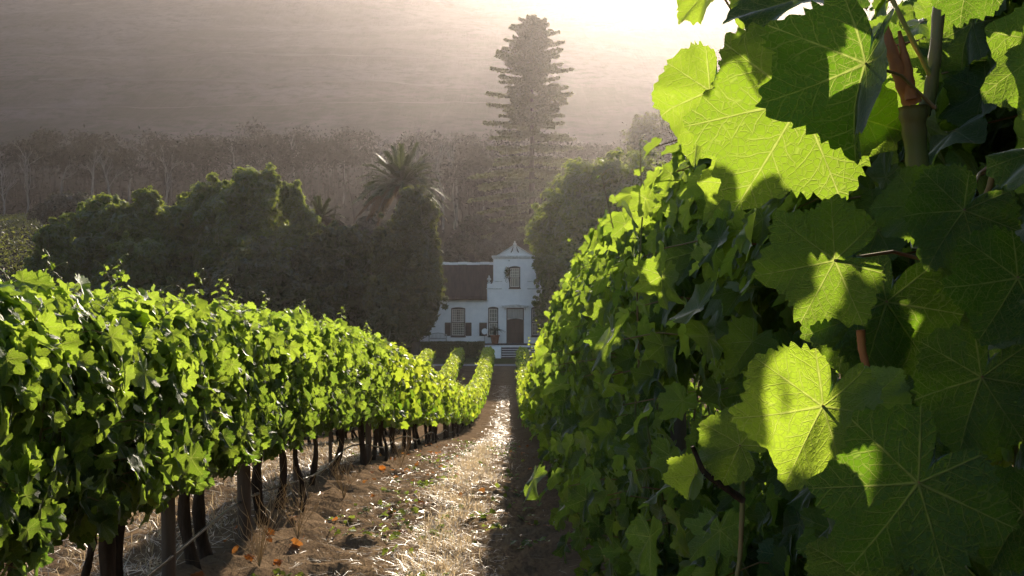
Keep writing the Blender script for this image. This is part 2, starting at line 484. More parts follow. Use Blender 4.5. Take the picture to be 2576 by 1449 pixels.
def glass_mat():
    m, nt, out = mat('window_glass')
    h = NT(nt)
    t = h.n('BsdfTransparent'); t.inputs[0].default_value = (0.82, 0.85, 0.86, 1)
    g = h.n('BsdfGlossy'); g.inputs['Roughness'].default_value = 0.06
    f = h.n('Fresnel'); f.inputs[0].default_value = 1.5
    s = h.n('MixShader'); h.l(f.outputs[0], s.inputs[0]); h.l(t.outputs[0], s.inputs[1]); h.l(g.outputs[0], s.inputs[2])
    h.l(s.outputs[0], out.inputs[0])
    return m
M['glass'] = glass_mat()

# ------------------------------------------------------------------ ground and mountain
def grid(xs, ys, zf, mb, mi=0):
    X, Y = np.meshgrid(xs, ys)
    Z = zf(X, Y)
    n, m = len(ys), len(xs)
    i = np.arange(n * m).reshape(n, m)
    F = np.stack([i[:-1, :-1], i[:-1, 1:], i[1:, 1:], i[1:, :-1]], -1).reshape(-1, 4)
    mb.add(np.stack([X, Y, Z], -1).reshape(-1, 3), F, mi, True)
    return F

def micro(X, Y):
    near = np.clip((60 - Y) / 40, 0, 1) * np.clip((Y + 4) / 4, 0, 1) * np.exp(-np.clip(np.abs(X + 1) - 5, 0, 50) / 3)
    trk = 0.028 * (np.exp(-((X + 1.05) / 0.16) ** 2) + np.exp(-((X - 0.12) / 0.16) ** 2))     # wheel ruts
    lug = 0.026 * np.clip(np.sin(Y * 17 + np.abs(X + 1.05) * 22 + 3 * fbm(X * 2, Y * 1.5, 2)), -0.4, 1) * np.exp(-((X + 1.12) / 0.34) ** 2)
    return near * (fbm(X * 1.6, Y * 1.2, 3) * 0.05 + fbm(X * 9, Y * 7, 3) * 0.040 + np.abs(fbm(X * 4 + 3, Y * 3.2, 2)) * 0.05 + fbm(X * 19, Y * 15, 2) * 0.022 - trk + lug)

gx = np.concatenate((-np.geomspace(2500, 4.8, 46), np.arange(-4.5, 1.9, 0.05), np.geomspace(2.2, 2500, 46)))
gy = np.concatenate((np.arange(-60, -6, 6), np.arange(-6, 4, 0.5), np.arange(4, 14, 0.06), np.arange(14, 32, 0.13), np.arange(32, 92, 0.6), np.arange(92, 172, 2.0)))
mb = MB()
grid(gx, gy, lambda X, Y: gz(X, Y) + micro(X, Y), mb)
F = mb.F[0][0]
cy_ = mb.V[0][F].mean(1)[:, 1]
mb.F = [(F[cy_ < 93.5], 0, True), (F[cy_ >= 93.5], 1, True)]
T(mb.build('ground', [M['soil'], M['lawn']]), kind='structure')

mb = MB()
hx = np.concatenate((np.arange(-1800, -400, 20.0), np.arange(-400, 400, 4.0), np.arange(400, 1801, 20.0)))
hy = np.concatenate((np.arange(160, 380, 5.0), np.arange(380, 900, 4.0), np.arange(900, 2000, 14.0)))
TERR = ((585, 1.2), (520, 1.4))
def hz(X, Y):
    z = gz(X, Y) - 0.8 * np.clip((172 - Y) / 4, 0, 1) + 0.05
    f = np.clip((Y - 430) / 60, 0, 1)
    z = z + f * (fbm(X / 7.0, Y / 5.0, 2) * 0.7)
    # cut terraces of the old plantation
    for yy, hgt in TERR:
        w = np.exp(-((X + 110) / 120) ** 2)
        z = z + w * hgt * np.exp(-((Y - yy - 0.0004 * (X + 110) ** 2) / 7) ** 2)
    return z
grid(hx, hy, hz, mb)
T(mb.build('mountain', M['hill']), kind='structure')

mb = MB()
for (y0, xa, xb, am, hw) in ((582, -210, -10, 7, 1.0), (517, -200, -30, 8, 1.2), (470, -190, 0, 12, 0.6)):
    xs = np.linspace(xa, xb, 90)
    yc = y0 + 0.0004 * (xs + 110) ** 2 + am * 0.4 * fbm(xs / 60, xs * 0 + y0, 2)
    L = np.stack([xs, yc - hw, hz(xs, yc - hw) + 0.5], 1); Rr = np.stack([xs, yc + hw, hz(xs, yc + hw) + 0.5], 1)
    V = np.concatenate([L, Rr]); n = 90
    mb.add(V, np.array([(i, i + 1, n + i + 1, n + i) for i in range(n - 1)]))
T(mb.build('hill_track', M['hill_path']), kind='structure')

mb = MB()                                     # pale strip of bare gravel where the rows stop
grid(np.arange(-16, 9, 0.5), np.array([91.9, 92.3, 92.9, 93.3]), lambda X, Y: gz(X, Y) + 0.012, mb)
T(mb.build('gravel_path', M['gravel_edge']), kind='structure')

# ------------------------------------------------------------------ vine leaves
_OUT = np.array([(0, 1.0), (8, .95), (18, .865), (27, .835), (38, .88), (49, .95), (57, .91), (68, .80), (79, .765), (92, .82), (104, .84), (116, .75), (130, .70), (145, .67), (158, .60), (167, .46), (174, .26), (180, .10)], float)
_OUTB = np.array([(0, 1.0), (9, .92), (20, .76), (28, .70), (38, .84), (48, .95), (57, .86), (68, .66), (78, .62), (92, .76), (104, .80), (117, .66), (131, .58), (146, .58), (160, .48), (170, .30), (180, .10)], float)
def leaf_template(n, rings, fold, droop, ruffle, ph, teeth=0.075, skew=0.0):
    """grape leaf in its own plane: stalk joint at the origin, tip along +y, upper side +z"""
    rng = random.Random(int(ph * 1000) + n)
    th = np.linspace(-180, 180, n, endpoint=False) + (180.0 / n)
    tb = _OUT if n >= 60 else _OUTB
    r = np.interp(np.abs(th), tb[:, 0], tb[:, 1])
    if teeth and n >= 36:
        k = 17.0 if n < 60 else 9.2
        wv = np.abs(th) + 4.5 * np.sin(np.radians(th) * 4 + ph) + 2.6 * np.sin(np.radians(th) * 9 + ph * 2) + 1.2 * np.sin(np.radians(th) * 19 + ph * 3)
        cell = np.floor(wv / k + np.sign(th) * 50).astype(int)
        fr_ = (wv / k) % 1.0
        am = np.array([0.3 + 1.15 * random.Random(int(c) * 7 + int(ph * 999)).random() for c in cell])
        r = r * (1 + 0.05 * np.sin(np.radians(th) * 3 + ph) + 0.03 * np.sin(np.radians(th) * 7 + ph * 3))
        r = r + (teeth if n >= 60 else 0.17) * (np.where(fr_ < 0.62, fr_ / 0.62, (1 - fr_) / 0.38) - 0.5) * np.clip((168 - np.abs(th)) / 20, 0, 1) * am
    a = np.radians(th)
    ox, oy = np.sin(a) * r, np.cos(a) * r
    V = [(0, 0)]
    fr = [0.40, 0.72, 1.0] if rings == 3 else ([0.25, 0.5, 0.76, 1.0] if rings == 4 else ([0.55, 1.0] if rings == 2 else [1.0]))
    for f in fr:
        g = f if f == 1 else f * (0.9 + 0.1)
        rr = (r * f) if f == 1 else f * (0.35 * r.mean() + 0.65 * r)
        V += list(zip(np.sin(a) * rr, np.cos(a) * rr))
    V = np.array(V)
    x, y = V[:, 0], V[:, 1]
    R_ = np.hypot(x, y); A = np.arctan2(x, y)
    z = fold * np.abs(x) ** 1.25 - droop * (np.clip(y, -0.2, 2) ** 2) * 0.8 - droop * 0.35 * x * x \
        + ruffle * np.sin(A * 5 + ph) * R_ ** 2 + ruffle * 0.5 * np.sin(A * 9 + ph * 2.3) * R_ ** 3 + ruffle * 0.6 * np.sin(x * 5.3 + ph) * np.sin(y * 4.7 + ph * 1.9) * R_
    # each main rib sits a little lower than the blade between the ribs
    loc = A - np.round(A / 0.87) * 0.87
    z = z + 0.10 * np.abs(np.sin(loc)) * R_
    V3 = np.stack([x + skew * y * y, y, z], 1)
    tri = [(0, 1 + (i + 1) % n, 1 + i) for i in range(n)]
    quads = []
    for k in range(len(fr) - 1):
        b0, b1 = 1 + k * n, 1 + (k + 1) * n
        for i in range(n):
            j = (i + 1) % n
            quads.append((b0 + i, b0 + j, b1 + j, b1 + i))
    return V3, np.array(tri), np.array(quads).reshape(-1, 4), V.copy()

def templates(n, rings, cnt, seed):
    r = random.Random(seed)
    return [leaf_template(n, rings, r.uniform(-0.15, 0.5), r.uniform(0.0, 0.45), r.uniform(0.06, 0.16), r.uniform(0, 6), skew=r.uniform(-0.12, 0.12)) for _ in range(cnt)]
LOD = {0: templates(96, 4, 7, 1), 1: templates(48, 3, 6, 2), 2: templates(18, 2, 5, 3), 3: templates(9, 1, 4, 4)}

def put_leaves(mb, tps, pos, nrm, tip, size, rnd, mi=0, rng=None):
    """many leaves at once"""
    N = len(pos)
    if N == 0: return
    z = nrm / (np.linalg.norm(nrm, axis=1)[:, None] + 1e-9)
    t = tip - (tip * z).sum(1)[:, None] * z
    t /= np.linalg.norm(t, axis=1)[:, None] + 1e-9
    x = np.cross(t, z)
    Rm = np.stack([x, t, z], -1)                 # columns
    which = rng.integers(0, len(tps), N)
    for k, (V, tri, quad, uv) in enumerate(tps):
        s = np.where(which == k)[0]
        if not len(s): continue
        W = np.einsum('nij,vj->nvi', Rm[s], V) * size[s][:, None, None] + pos[s][:, None, :]
        off = (np.arange(len(s)) * len(V))[:, None, None]
        fl = [(tri[None] + off).reshape(-1, 3)]
        if len(quad): fl.append((quad[None] + off).reshape(-1, 4))
        mb.add(W.reshape(-1, 3), fl, mi, True, np.tile(uv, (len(s), 1)), np.repeat(rnd[s], len(V)))

def vine_meshes(seed, lod, length, h0, h1, hw, n, size=0.088, sprigs=5, thick_top=0.75):
    """leaf wall of one vine (y runs along the row, z from the ground): returns (foliage mesh, shoots mesh)"""
    rng = np.random.default_rng(seed)
    mb = MB()
    hc, hh = (h0 + h1) / 2, (h1 - h0) / 2
    y = (rng.random(n) - 0.5) * (length + 0.25)
    # position round the superelliptic cross-section
    ph = rng.random(n) * 2 * PI
    keep = (np.sin(ph) > -0.75) | (rng.random(n) < (0.35 if lod else 0.8))
    ph = np.where(keep, ph, rng.random(n) * PI)
    c, s = np.cos(ph), np.sin(ph)
    e = 0.55
    cx = np.sign(c) * np.abs(c) ** e; cz = np.sign(s) * np.abs(s) ** e
    clump = fbm(y * 2.6 + seed * 7.7, ph * 1.7 + seed * 3.1, 3)
    dep = 1 - 0.62 * rng.random(n) ** 1.6
    wz = hw * (1 - (1 - thick_top) * np.clip(cz, 0, 1)) * (1 - 0.18 * np.clip(-cz, 0, 1))
    px = cx * wz * dep * (1 + 0.34 * clump) + rng.normal(0, 0.06 if (lod and hw > 0.44) else 0.025, n)
    px = np.clip(px, -hw * 1.38, hw * 1.38)
    pz = hc + cz * hh * (0.35 + 0.65 * dep) * (1 + 0.10 * clump) + rng.normal(0, 0.03, n)
    pos = np.stack([px, y, pz], 1)
    outw = np.stack([np.sign(px) * (0.35 + np.abs(c)), rng.normal(0, 0.45, n), 0.25 + 0.75 * np.clip(s, -0.2, 1)], 1)
    nrm = outw + rng.normal(0, 0.6, (n, 3))
    tip = np.stack([np.sign(px) * 0.45 + rng.normal(0, 0.3, n), rng.normal(0, 0.5, n), -0.9 + rng.normal(0, 0.35, n)], 1)
    sz = size * np.clip(rng.normal(1, 0.32, n), 0.4, 1.7)
    rn = np.clip((0.42 if hw > 0.44 else 0.55) + 0.36 * cz + rng.normal(0, 0.22, n), 0, 1)  # paler for sunlit rows, darker for the shaded one: light put into leaf tone
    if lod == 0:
        pos[:, 0] = np.maximum(pos[:, 0], -hw * 1.04); rn *= 0.55  # nearest wall toned darker still, its deep shade put into the colour
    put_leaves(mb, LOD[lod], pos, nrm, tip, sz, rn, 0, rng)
    # petioles of the outer leaves and the canes behind them
    if lod <= 1:
        for i in np.where(dep > 0.86)[0][:: (2 if lod == 0 else 4)]:
            a = pos[i]; b = a * np.array([0.55, 1, 1]) + np.array([0, rng.normal(0, 0.03), 0.01])
            mid = (a + b) / 2 + np.array([0, 0, 0.02])
            mb.tube([b, mid, a], [0.0022, 0.0018, 0.0015], 4, 2, False)
    # canes rising from the cordon, their tips standing over the hedge with small leaves
    for k in range(sprigs):
        y0 = (rng.random() - 0.5) * length
        x0 = rng.normal(0, hw * 0.35)
        top = h1 + (abs(rng.normal(0.03, 0.09)) if k else 0.10 + 0.10 * rng.random()) * (0.25 if hw > 0.48 else 1.0)
        ln = np.linspace(0, 1, 7)
        pts = np.stack([x0 * (1 + ln * 0.4) + 0.05 * np.sin(ln * 5 + k), y0 + rng.normal(0, 0.10) * ln + 0.03 * np.sin(ln * 7), (h0 + 0.25) * (1 - ln) + top * ln], 1)
        pts[-1] += np.array([rng.normal(0, 0.05), rng.normal(0, 0.05), 0])
        mb.tube(pts, np.linspace(0.006, 0.0018 if lod < 2 else 0.003, 7), 5 if lod < 2 else 3, 1, False)
        m = max(3, int((top - h1) / 0.045) + 3)
        m += 4 if hw > 0.44 else 1
        tt = np.linspace(1.0, 0.62 if hw > 0.44 else 0.78, m)
        pp = np.stack([np.interp(tt, ln, pts[:, q]) for q in range(3)], 1)
        al = np.arange(m) * 2.6 + rng.random() * 6
        dirs = np.stack([np.cos(al), np.sin(al), np.full(m, 0.15)], 1)
        ls = size * np.linspace(0.30, 0.85, m)
        pp2 = pp + dirs * ls[:, None] * 0.7
        put_leaves(mb, LOD[lod], pp2, dirs * 0.5 + np.array([0, 0, 0.8]) + rng.normal(0, 0.25, (m, 3)), dirs + np.array([0, 0, -0.4]), ls, np.clip(rng.normal(0.9, 0.1, m), 0, 1), 0, rng)
        if lod <= 1:
            for q in range(m):
                mb.tube([pp[q], (pp[q] + pp2[q]) / 2 + np.array([0, 0, .01]), pp2[q]], 0.0014, 4, 2, False)
            for q in range(2):
                a = pts[-1] - np.array([0, 0, 0.05 * q]); u = np.linspace(0, 1, 9)
                dr = rng.normal(0, 1, 2); dr /= np.linalg.norm(dr) + 1e-6
                cur = np.stack([a[0] + dr[0] * 0.09 * u, a[1] + dr[1] * 0.09 * u, a[2] + 0.07 * u - 0.05 * u ** 3], 1)
                cur[5:, :2] -= dr[None] * 0.03 * np.linspace(0, 1, 4)[:, None] ** 2
                mb.tube(cur, np.linspace(0.0014, 0.0008, 9), 4, 3, False)
    f = mb.mesh('vine_foliage', [M['leaf'] if lod <= 1 else M['leaf_far'], M['stem'], M['petiole'], M['tendril']])
    return f, None

def trunk_mesh(seed, h, r, crook=0.05, double=False, n=9, cordon=0.5):
    rng = np.random.default_rng(seed)
    mb = MB()
    def one(x0, y0, top, rr, ck):
        t = np.linspace(0, 1, 9)
        w1, w2 = rng.normal(0, ck, 2), rng.normal(0, ck, 2)
        x = x0 + w1[0] * np.sin(t * 3.0) + w2[0] * np.sin(t * 6.3 + 1) * 0.5
        y = y0 + w1[1] * np.sin(t * 2.6) + w2[1] * np.sin(t * 5.7 + 2) * 0.5
        z = -0.12 + t * (top + 0.12)
        rad = rr * (1.25 - 0.45 * t + 0.12 * np.sin(t * 17 + seed) + 0.28 * np.exp(-((t - 0.0) / 0.14) ** 2) + 0.18 * np.exp(-((t - 1) / 0.15) ** 2))
        mb.tube(np.stack([x, y, z], 1), rad, n, 0, True, 0.22, rng)
        return x[-1], y[-1]
    x, y = one(0, 0, h, r, crook)
    if double: one(0.03, 0.14, h, r * 0.8, crook * 1.4)
    for s in (-1, 1):                            # the two arms along the wire
        t = np.linspace(0, 1, 5)
        mb.tube(np.stack([x + 0 * t + 0.02 * np.sin(t * 5), y + s * cordon * t, h - 0.03 + 0.08 * t - 0.05 * t * t], 1), r * np.linspace(0.7, 0.4, 5), 6, 0, True, 0.2, rng)
    return mb.mesh('vine_trunk', M['bark'])

TRUNKS = [trunk_mesh(20 + i, 0.70, 0.024 + 0.005 * (i % 3), 0.03 + 0.012 * (i % 4), i == 3) for i in range(8)]
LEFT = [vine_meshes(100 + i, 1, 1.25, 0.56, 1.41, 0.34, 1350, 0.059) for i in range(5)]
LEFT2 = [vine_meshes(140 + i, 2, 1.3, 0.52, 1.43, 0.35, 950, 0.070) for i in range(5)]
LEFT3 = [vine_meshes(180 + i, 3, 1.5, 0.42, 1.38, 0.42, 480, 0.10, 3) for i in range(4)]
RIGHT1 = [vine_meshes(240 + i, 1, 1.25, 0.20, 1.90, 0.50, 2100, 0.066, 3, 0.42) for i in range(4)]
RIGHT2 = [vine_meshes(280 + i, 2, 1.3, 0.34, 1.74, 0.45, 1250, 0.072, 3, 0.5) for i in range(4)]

ORD = ['first', 'second', 'third', 'fourth', 'fifth', 'sixth', 'seventh', 'eighth', 'ninth', 'tenth', 'eleventh', 'twelfth']
def vine(x, y, fol, sho, trk, label, group, rz=0.0, trunk_dx=0.0):
    z = float(gz(x, y))
    o = empty('grape_vine', (x, y, z), label, 'grapevine', group, rz)
    link('trunk', trk, o, (trunk_dx, 0, 0))
    link('foliage', fol, o)
    if sho is not None: link('shoots', sho, o)
    return o

rnd = random.Random(5)
# row with bare trunks beside the path
spots = [3.4, 4.3, 5.1, 5.62, 6.8, 7.15, 8.5, 9.1, 10.7, 12.4, 13.8, 15.3, 16.6, 18.0]
while spots[-1] < 90: spots.append(spots[-1] + 1.28 + rnd.uniform(-0.08, 0.08))
GB = 'grapevines of the sunlit row with bare trunks'
for i, y in enumerate(spots):
    pool = LEFT if y < 14 else (LEFT2 if y < 40 else LEFT3)
    f, s = pool[i % len(pool)]
    seen = i - 1
    if 0 <= seen < 12: lab = 'sunlit grapevine, %s one from the near end of the row with bare dark trunks' % ORD[seen]
    elif y < 43: lab = 'sunlit grapevine halfway down the row with bare trunks, before the dip'
    else: lab = 'small-looking grapevine beyond the dip, in the row climbing towards the lawn'
    vine(ROWS['B'] + rnd.uniform(-.03, .03), y, f, s, TRUNKS[3 if y == 9.1 else (5 if y == 8.5 else i % 8)], lab, GB, PI if rnd.random() < 0.4 else 0.0)

# tall shaded row at the camera's shoulder
GA = 'grapevines of the tall shaded row'
ys = [-0.7, 0.4, 1.5, 2.6, 3.3, 4.2]
while ys[-1] < 90: ys.append(ys[-1] + 1.25 + rnd.uniform(-0.08, 0.08))
NEAR = [vine_meshes(300 + i, 0, 1.15, 0.12, 2.25, 0.60, 3000, 0.070, 5, 0.6 if i < 3 else 0.38) for i in range(4)]
near_vines = []
for i, y in enumerate(ys):
    if y < 3: f, s = NEAR[i % 4]
    elif y < 12: f, s = RIGHT1[i % 4]
    elif y < 36: f, s = RIGHT2[i % 4]
    else: f, s = LEFT3[i % 4]
    if 1 <= i <= 10: lab = 'shaded tall grapevine, %s one from the near end of the dark leafy wall' % ORD[i - 1]
    elif i == 0: lab = 'shaded grapevine at the very near end of the dark leafy wall'
    elif y < 36: lab = 'leafy grapevine in the middle stretch of the tall shaded row by the path'
    else: lab = 'far grapevine of the tall shaded row, down towards the house steps'
    v = vine(ROWS['A'] + rnd.uniform(-.03, .03) + ({2: 0.36, 3: 0.40}.get(i, 0.30) if y < 3 else (0.10 if y < 4 else 0)), y, f, s, TRUNKS[i % 8], lab, GA, PI if (rnd.random() < 0.5 and y > 3) else 0.0)
    if y < 3: near_vines.append((y, v))

# further rows beyond the sunlit one, and one behind the shaded wall
def plain_row(x, y0, y1, lab, group):
    y, i = y0, 0
    while y < y1:
        pool = LEFT2 if y < 26 else LEFT3
        f, s = pool[i % len(pool)]
        vine(x + rnd.uniform(-.03, .03), y, f, s, TRUNKS[(i * 3) % 8], lab, group, PI if rnd.random() < 0.5 else 0.0)
        y += 1.3 + rnd.uniform(-0.07, 0.07); i += 1
plain_row(ROWS['C'], 8.0, 90, 'grapevine in the next row behind the sunlit trunks, ending at the hedge', 'grapevines of the second row from the path')
plain_row(ROWS['D'], 20.0, 89, 'grapevine in the hazy third row that ends under the dark hedge', 'grapevines of the third row from the path')
plain_row(ROWS['E'], -0.6, 11, 'grapevine hidden mostly behind the tall shaded leaf wall', 'grapevines behind the shaded row')

# posts
def post_mesh(seed, h, r):
    rng = np.random.default_rng(seed)
    mb = MB()
    t = np.linspace(0, 1, 7)
    mb.tube(np.stack([0.006 * np.sin(t * 4 + seed), 0.006 * np.cos(t * 3), -0.2 + t * (h + 0.2)], 1), r * (1.04 - 0.08 * t), 12, 0, True, 0.05, rng)
    return mb.mesh('trellis_post', M['post'])
PM = [post_mesh(1, 1.3, 0.036), post_mesh(2, 1.3, 0.043), post_mesh(3, 1.3, 0.017)]
GP = 'wooden posts in the trellised rows'
for (y, k, lab) in ((6.1, 0, 'round grey trellis post, nearest of the sunlit row'), (7.85, 1, 'thick round grey trellis post standing forward of a crooked trunk'), (9.72, 2, 'thin stake between a double trunk and a thick one'),
                    (11.6, 2, 'thin dark stake past the thick trunk in the sunlit row'), (14.6, 0, 'grey trellis post in the sunlit row before the trunks close up')):
    T(link('trellis_post', PM[k], None, (ROWS['B'] + 0.05, y, float(gz(ROWS['B'], y)))), lab, 'post', GP)
for y in np.arange(20.5, 90, 6.2):
    T(link('trellis_post', PM[0], None, (ROWS['B'] + 0.04, y, float(gz(ROWS['B'], y)))), 'grey trellis post among the far trunks of the sunlit row', 'post', GP)
for y in (5.4, 11.6, 17.9):
    T(link('trellis_post', PM[0], None, (ROWS['A'] - 0.05, y, float(gz(ROWS['A'], y)))), 'grey trellis post inside the shaded leaf wall', 'post', GP)

# drip hose and wires of the sunlit row
for rx, nm in ((ROWS['B'], 'the sunlit row with bare trunks'), (ROWS['A'], 'the tall shaded row')):
    yy = np.arange(2.0, 60, 0.6)
    mb = MB()
    zz = gz(rx, yy)
    mb.tube(np.stack([rx + 0.05 + 0.03 * np.sin(yy * 1.3), yy, zz + 0.20 + 0.05 * np.sin(yy * 1.05)], 1), 0.009, 6)
    T(mb.build('drip_hose', M['hose']), 'black drip hose slung low along ' + nm, 'hose')
    for hgt, w in ((0.62, 'low'), (0.92, 'middle'), (1.2, 'top')):
        mb = MB()
        mb.tube(np.stack([rx + 0.02 + 0 * yy, yy, zz + hgt], 1), 0.0016, 4)
        T(mb.build('trellis_wire', M['wire']), '%s trellis wire stretched among the leaves of %s' % (w, nm), 'wire')


# large leaves and canes of the two nearest vines of the shaded row, at the camera's shoulder
HT = [leaf_template(200, 4, fo, dr, ru, ph, 0.085, sk) for fo, dr, ru, ph, sk in ((0.16, 0.22, 0.08, 0.3, 0.05), (0.36, 0.38, 0.11, 1.7, -0.08), (0.65, 0.45, 0.11, 3.1, 0.1), (-0.3, 0.42, 0.10, 4.4, 0.0), (0.85, 0.25, 0.09, 5.2, 0.05))]
def near_vine(y):
    return min(near_vines, key=lambda v: abs(v[0] - y))[1]
def hero_leaf(j, t, d, dd, nrm, rn, k, stalk=None, sc=1.0):
    J, tip = P(j[0], j[1], d), P(t[0], t[1], d + dd)
    own = near_vine(d); off = np.array(own.location)
    v = tip - J
    mb = MB()
    put_leaves(mb, [HT[k]], (J - off)[None], np.array(nrm, float)[None], v[None], np.array([np.linalg.norm(v) * sc]), np.array([rn]), 0, np.random.default_rng(1))
    if stalk:
        S = P(*stalk)
        mid = (J + S) / 2 + np.array([0, 0, 0.012])
        mb.tube(np.array([J, mid, S]) - off, [0.0016, 0.0019, 0.0024], 7, 1)
    mb.build('leaf', [M['leaf'], M['petiole']], own)
for a in (  # leaf tones follow the light: pale for sunlit leaves, dark for shaded ones
    ((2015, 255), (1868, 508), 1.52, -0.02, (-0.2, -1, 0.12), 0.5, 0, (2190, 180, 1.62)),
    ((1786, 228), (1672, 396), 2.45, 0.0, (-0.8, -0.7, 0.15), 0.8, 1, (1900, 150, 2.5), 0.92),
    ((2178, 160), (2010, 430), 1.36, 0.0, (-0.8, -0.5, 0.1), 0.05, 4, (2352, 272, 1.42), 0.80),
    ((2045, -10), (1838, 90), 1.60, 0.03, (-0.1, -0.55, 0.75), 0.0, 1, (2180, 20, 1.7)),
    ((2100, 655), (1905, 700), 1.28, 0.02, (-0.25, -0.95, 0.1), 0.4, 0, (2385, 668, 1.36)),
    ((2070, 1022), (1950, 1205), 1.22, -0.02, (-0.55, -0.8, 0.35), 0.9, 2, (2190, 1050, 1.3)),
    ((2310, 1215), (2150, 1440), 0.99, 0.0, (-0.3, -0.95, 0.12), 0.05, 0, (2440, 1180, 1.1)),
    ((2318, 520), (2188, 500), 1.22, 0.01, (-0.45, -0.9, 0.2), 0.4, 1, (2400, 470, 1.28)),
    ((2425, 530), (2320, 660), 1.18, 0.0, (-0.35, -0.9, 0.25), 0.1, 1, (2500, 410, 1.25)),
    ((2195, 232), (2150, 378), 1.5, 0.0, (0.5, 0.8, 0.15), 0.3, 2, (2260, 190, 1.55)),
    ((2190, 1012), (2262, 930), 1.26, 0.0, (0.3, 0.9, -0.2), 0.6, 1, (2210, 1080, 1.3)),
    ((2150, 800), (2085, 950), 1.42, 0.0, (-0.45, -0.85, 0.0), 0.3, 3, (2080, 760, 1.5)),
    ((1862, 1120), (1765, 1062), 1.75, 0.0, (-0.45, -0.85, 0.2), 0.6, 1, (1868, 1230, 1.8), 1.1),
    ((1748, 1195), (1708, 1256), 1.78, 0.0, (-0.65, -0.7, 0.2), 1.0, 4, (1800, 1210, 1.8)),
    ((2160, 1452), (2045, 1362), 1.12, 0.0, (-0.3, -0.9, 0.3), 0.2, 1, (2260, 1470, 1.2)),
    ((2440, -60), (2405, 70), 1.2, 0.0, (-0.3, -0.85, 0.4), 0.1, 1, (2480, -80, 1.3)),
    ((1785, -30), (1692, 32), 2.2, 0.0, (-0.5, -0.7, 0.5), 1.0, 1, (1850, 40, 2.25)),
    ((1925, -35), (1850, 58), 1.95, 0.0, (-0.5, -0.8, 0.3), 0.9, 1, (1990, -30, 2.0)),
    ((2230, 760), (2170, 960), 1.4, 0.03, (-0.4, -0.9, 0.1), 0.15, 3, (2300, 700, 1.5)),
    ((2575, 1290), (2480, 1425), 1.02, 0.0, (-0.35, -0.9, 0.1), 0.0, 1, (2640, 1250, 1.1)),
    ((2560, 700), (2470, 860), 1.1, 0.0, (-0.4, -0.85, 0.2), 0.0, 2, (2620, 650, 1.15)),
    ((2470, 950), (2400, 1130), 1.15, 0.02, (-0.3, -0.9, 0.2), 0.1, 1, (2540, 900, 1.2)),
):
    hero_leaf(*a)
def cane(pts, rad, key, name, n=9):
    W = np.array([P(*p) for p in pts])
    own = near_vine(W[:, 1].mean()); W = W - np.array(own.location)
    t = np.linspace(0, 1, len(W)); u = np.linspace(0, 1, 4 * len(W))
    Q = np.stack([np.interp(u, t, W[:, i]) for i in range(3)], 1)
    Q[1:-1] = (Q[:-2] + 2 * Q[1:-1] + Q[2:]) / 4
    rr = np.interp(u, t, rad) * (1 + 0.08 * np.sin(u * 31))
    mb = MB(); mb.tube(Q, rr, n, 0)
    mb.build(name, M[key], own)
cane([(2318, 620, 1.44), (2312, 450, 1.42), (2300, 330, 1.42), (2296, 268, 1.42)], [.012, .0125, .0135, .017], 'stem', 'cane')
cane([(2318, 285, 1.43), (2338, 250, 1.43), (2352, 150, 1.43), (2366, -30, 1.45)], [.010, .008, .0075, .007], 'stem', 'cane')
cane([(2345, 200, 1.43), (2320, 150, 1.42), (2265, 40, 1.4), (2235, -20, 1.4)], [.0035, .003, .0028, .0026], 'tendril', 'cane')
cane([(2296, 262, 1.415), (2270, 200, 1.41), (2240, 120, 1.41), (2228, 62, 1.41)], [.011, .010, .007, .003], 'bark_peel', 'bark_strip')
cane([(2292, 250, 1.405), (2282, 170, 1.405), (2262, 78, 1.405)], [.007, .006, .002], 'bark_peel', 'bark_strip')
cane([(2505, 405, 1.25), (2490, 470, 1.26), (2450, 560, 1.27), (2430, 612, 1.28)], [.003, .0032, .003, .003], 'petiole', 'cane')
cane([(2408, 440, 1.3), (2412, 520, 1.3), (2426, 600, 1.3)], [.003, .003, .003], 'stem', 'cane')
cane([(2165, 830, 1.36), (2168, 880, 1.36), (2190, 960, 1.36)], [.005, .0045, .004], 'bark_peel', 'bark_strip')
cane([(1742, 1122, 1.74), (1770, 1190, 1.75), (1830, 1230, 1.76), (1868, 1258, 1.78)], [.003, .0042, .005, .0058], 'bark', 'cane')
cane([(1866, 1140, 1.78), (1868, 1260, 1.78), (1862, 1400, 1.78), (1850, 1470, 1.78)], [.003, .004, .0035, .003], 'stem', 'cane')
cane([(1400, 1150, 6.0), (1385, 1200, 5.9), (1362, 1215, 5.8), (1352, 1190, 5.8)], [.003, .003, .0025, .002], 'straw', 'dry_tendril') if False else None


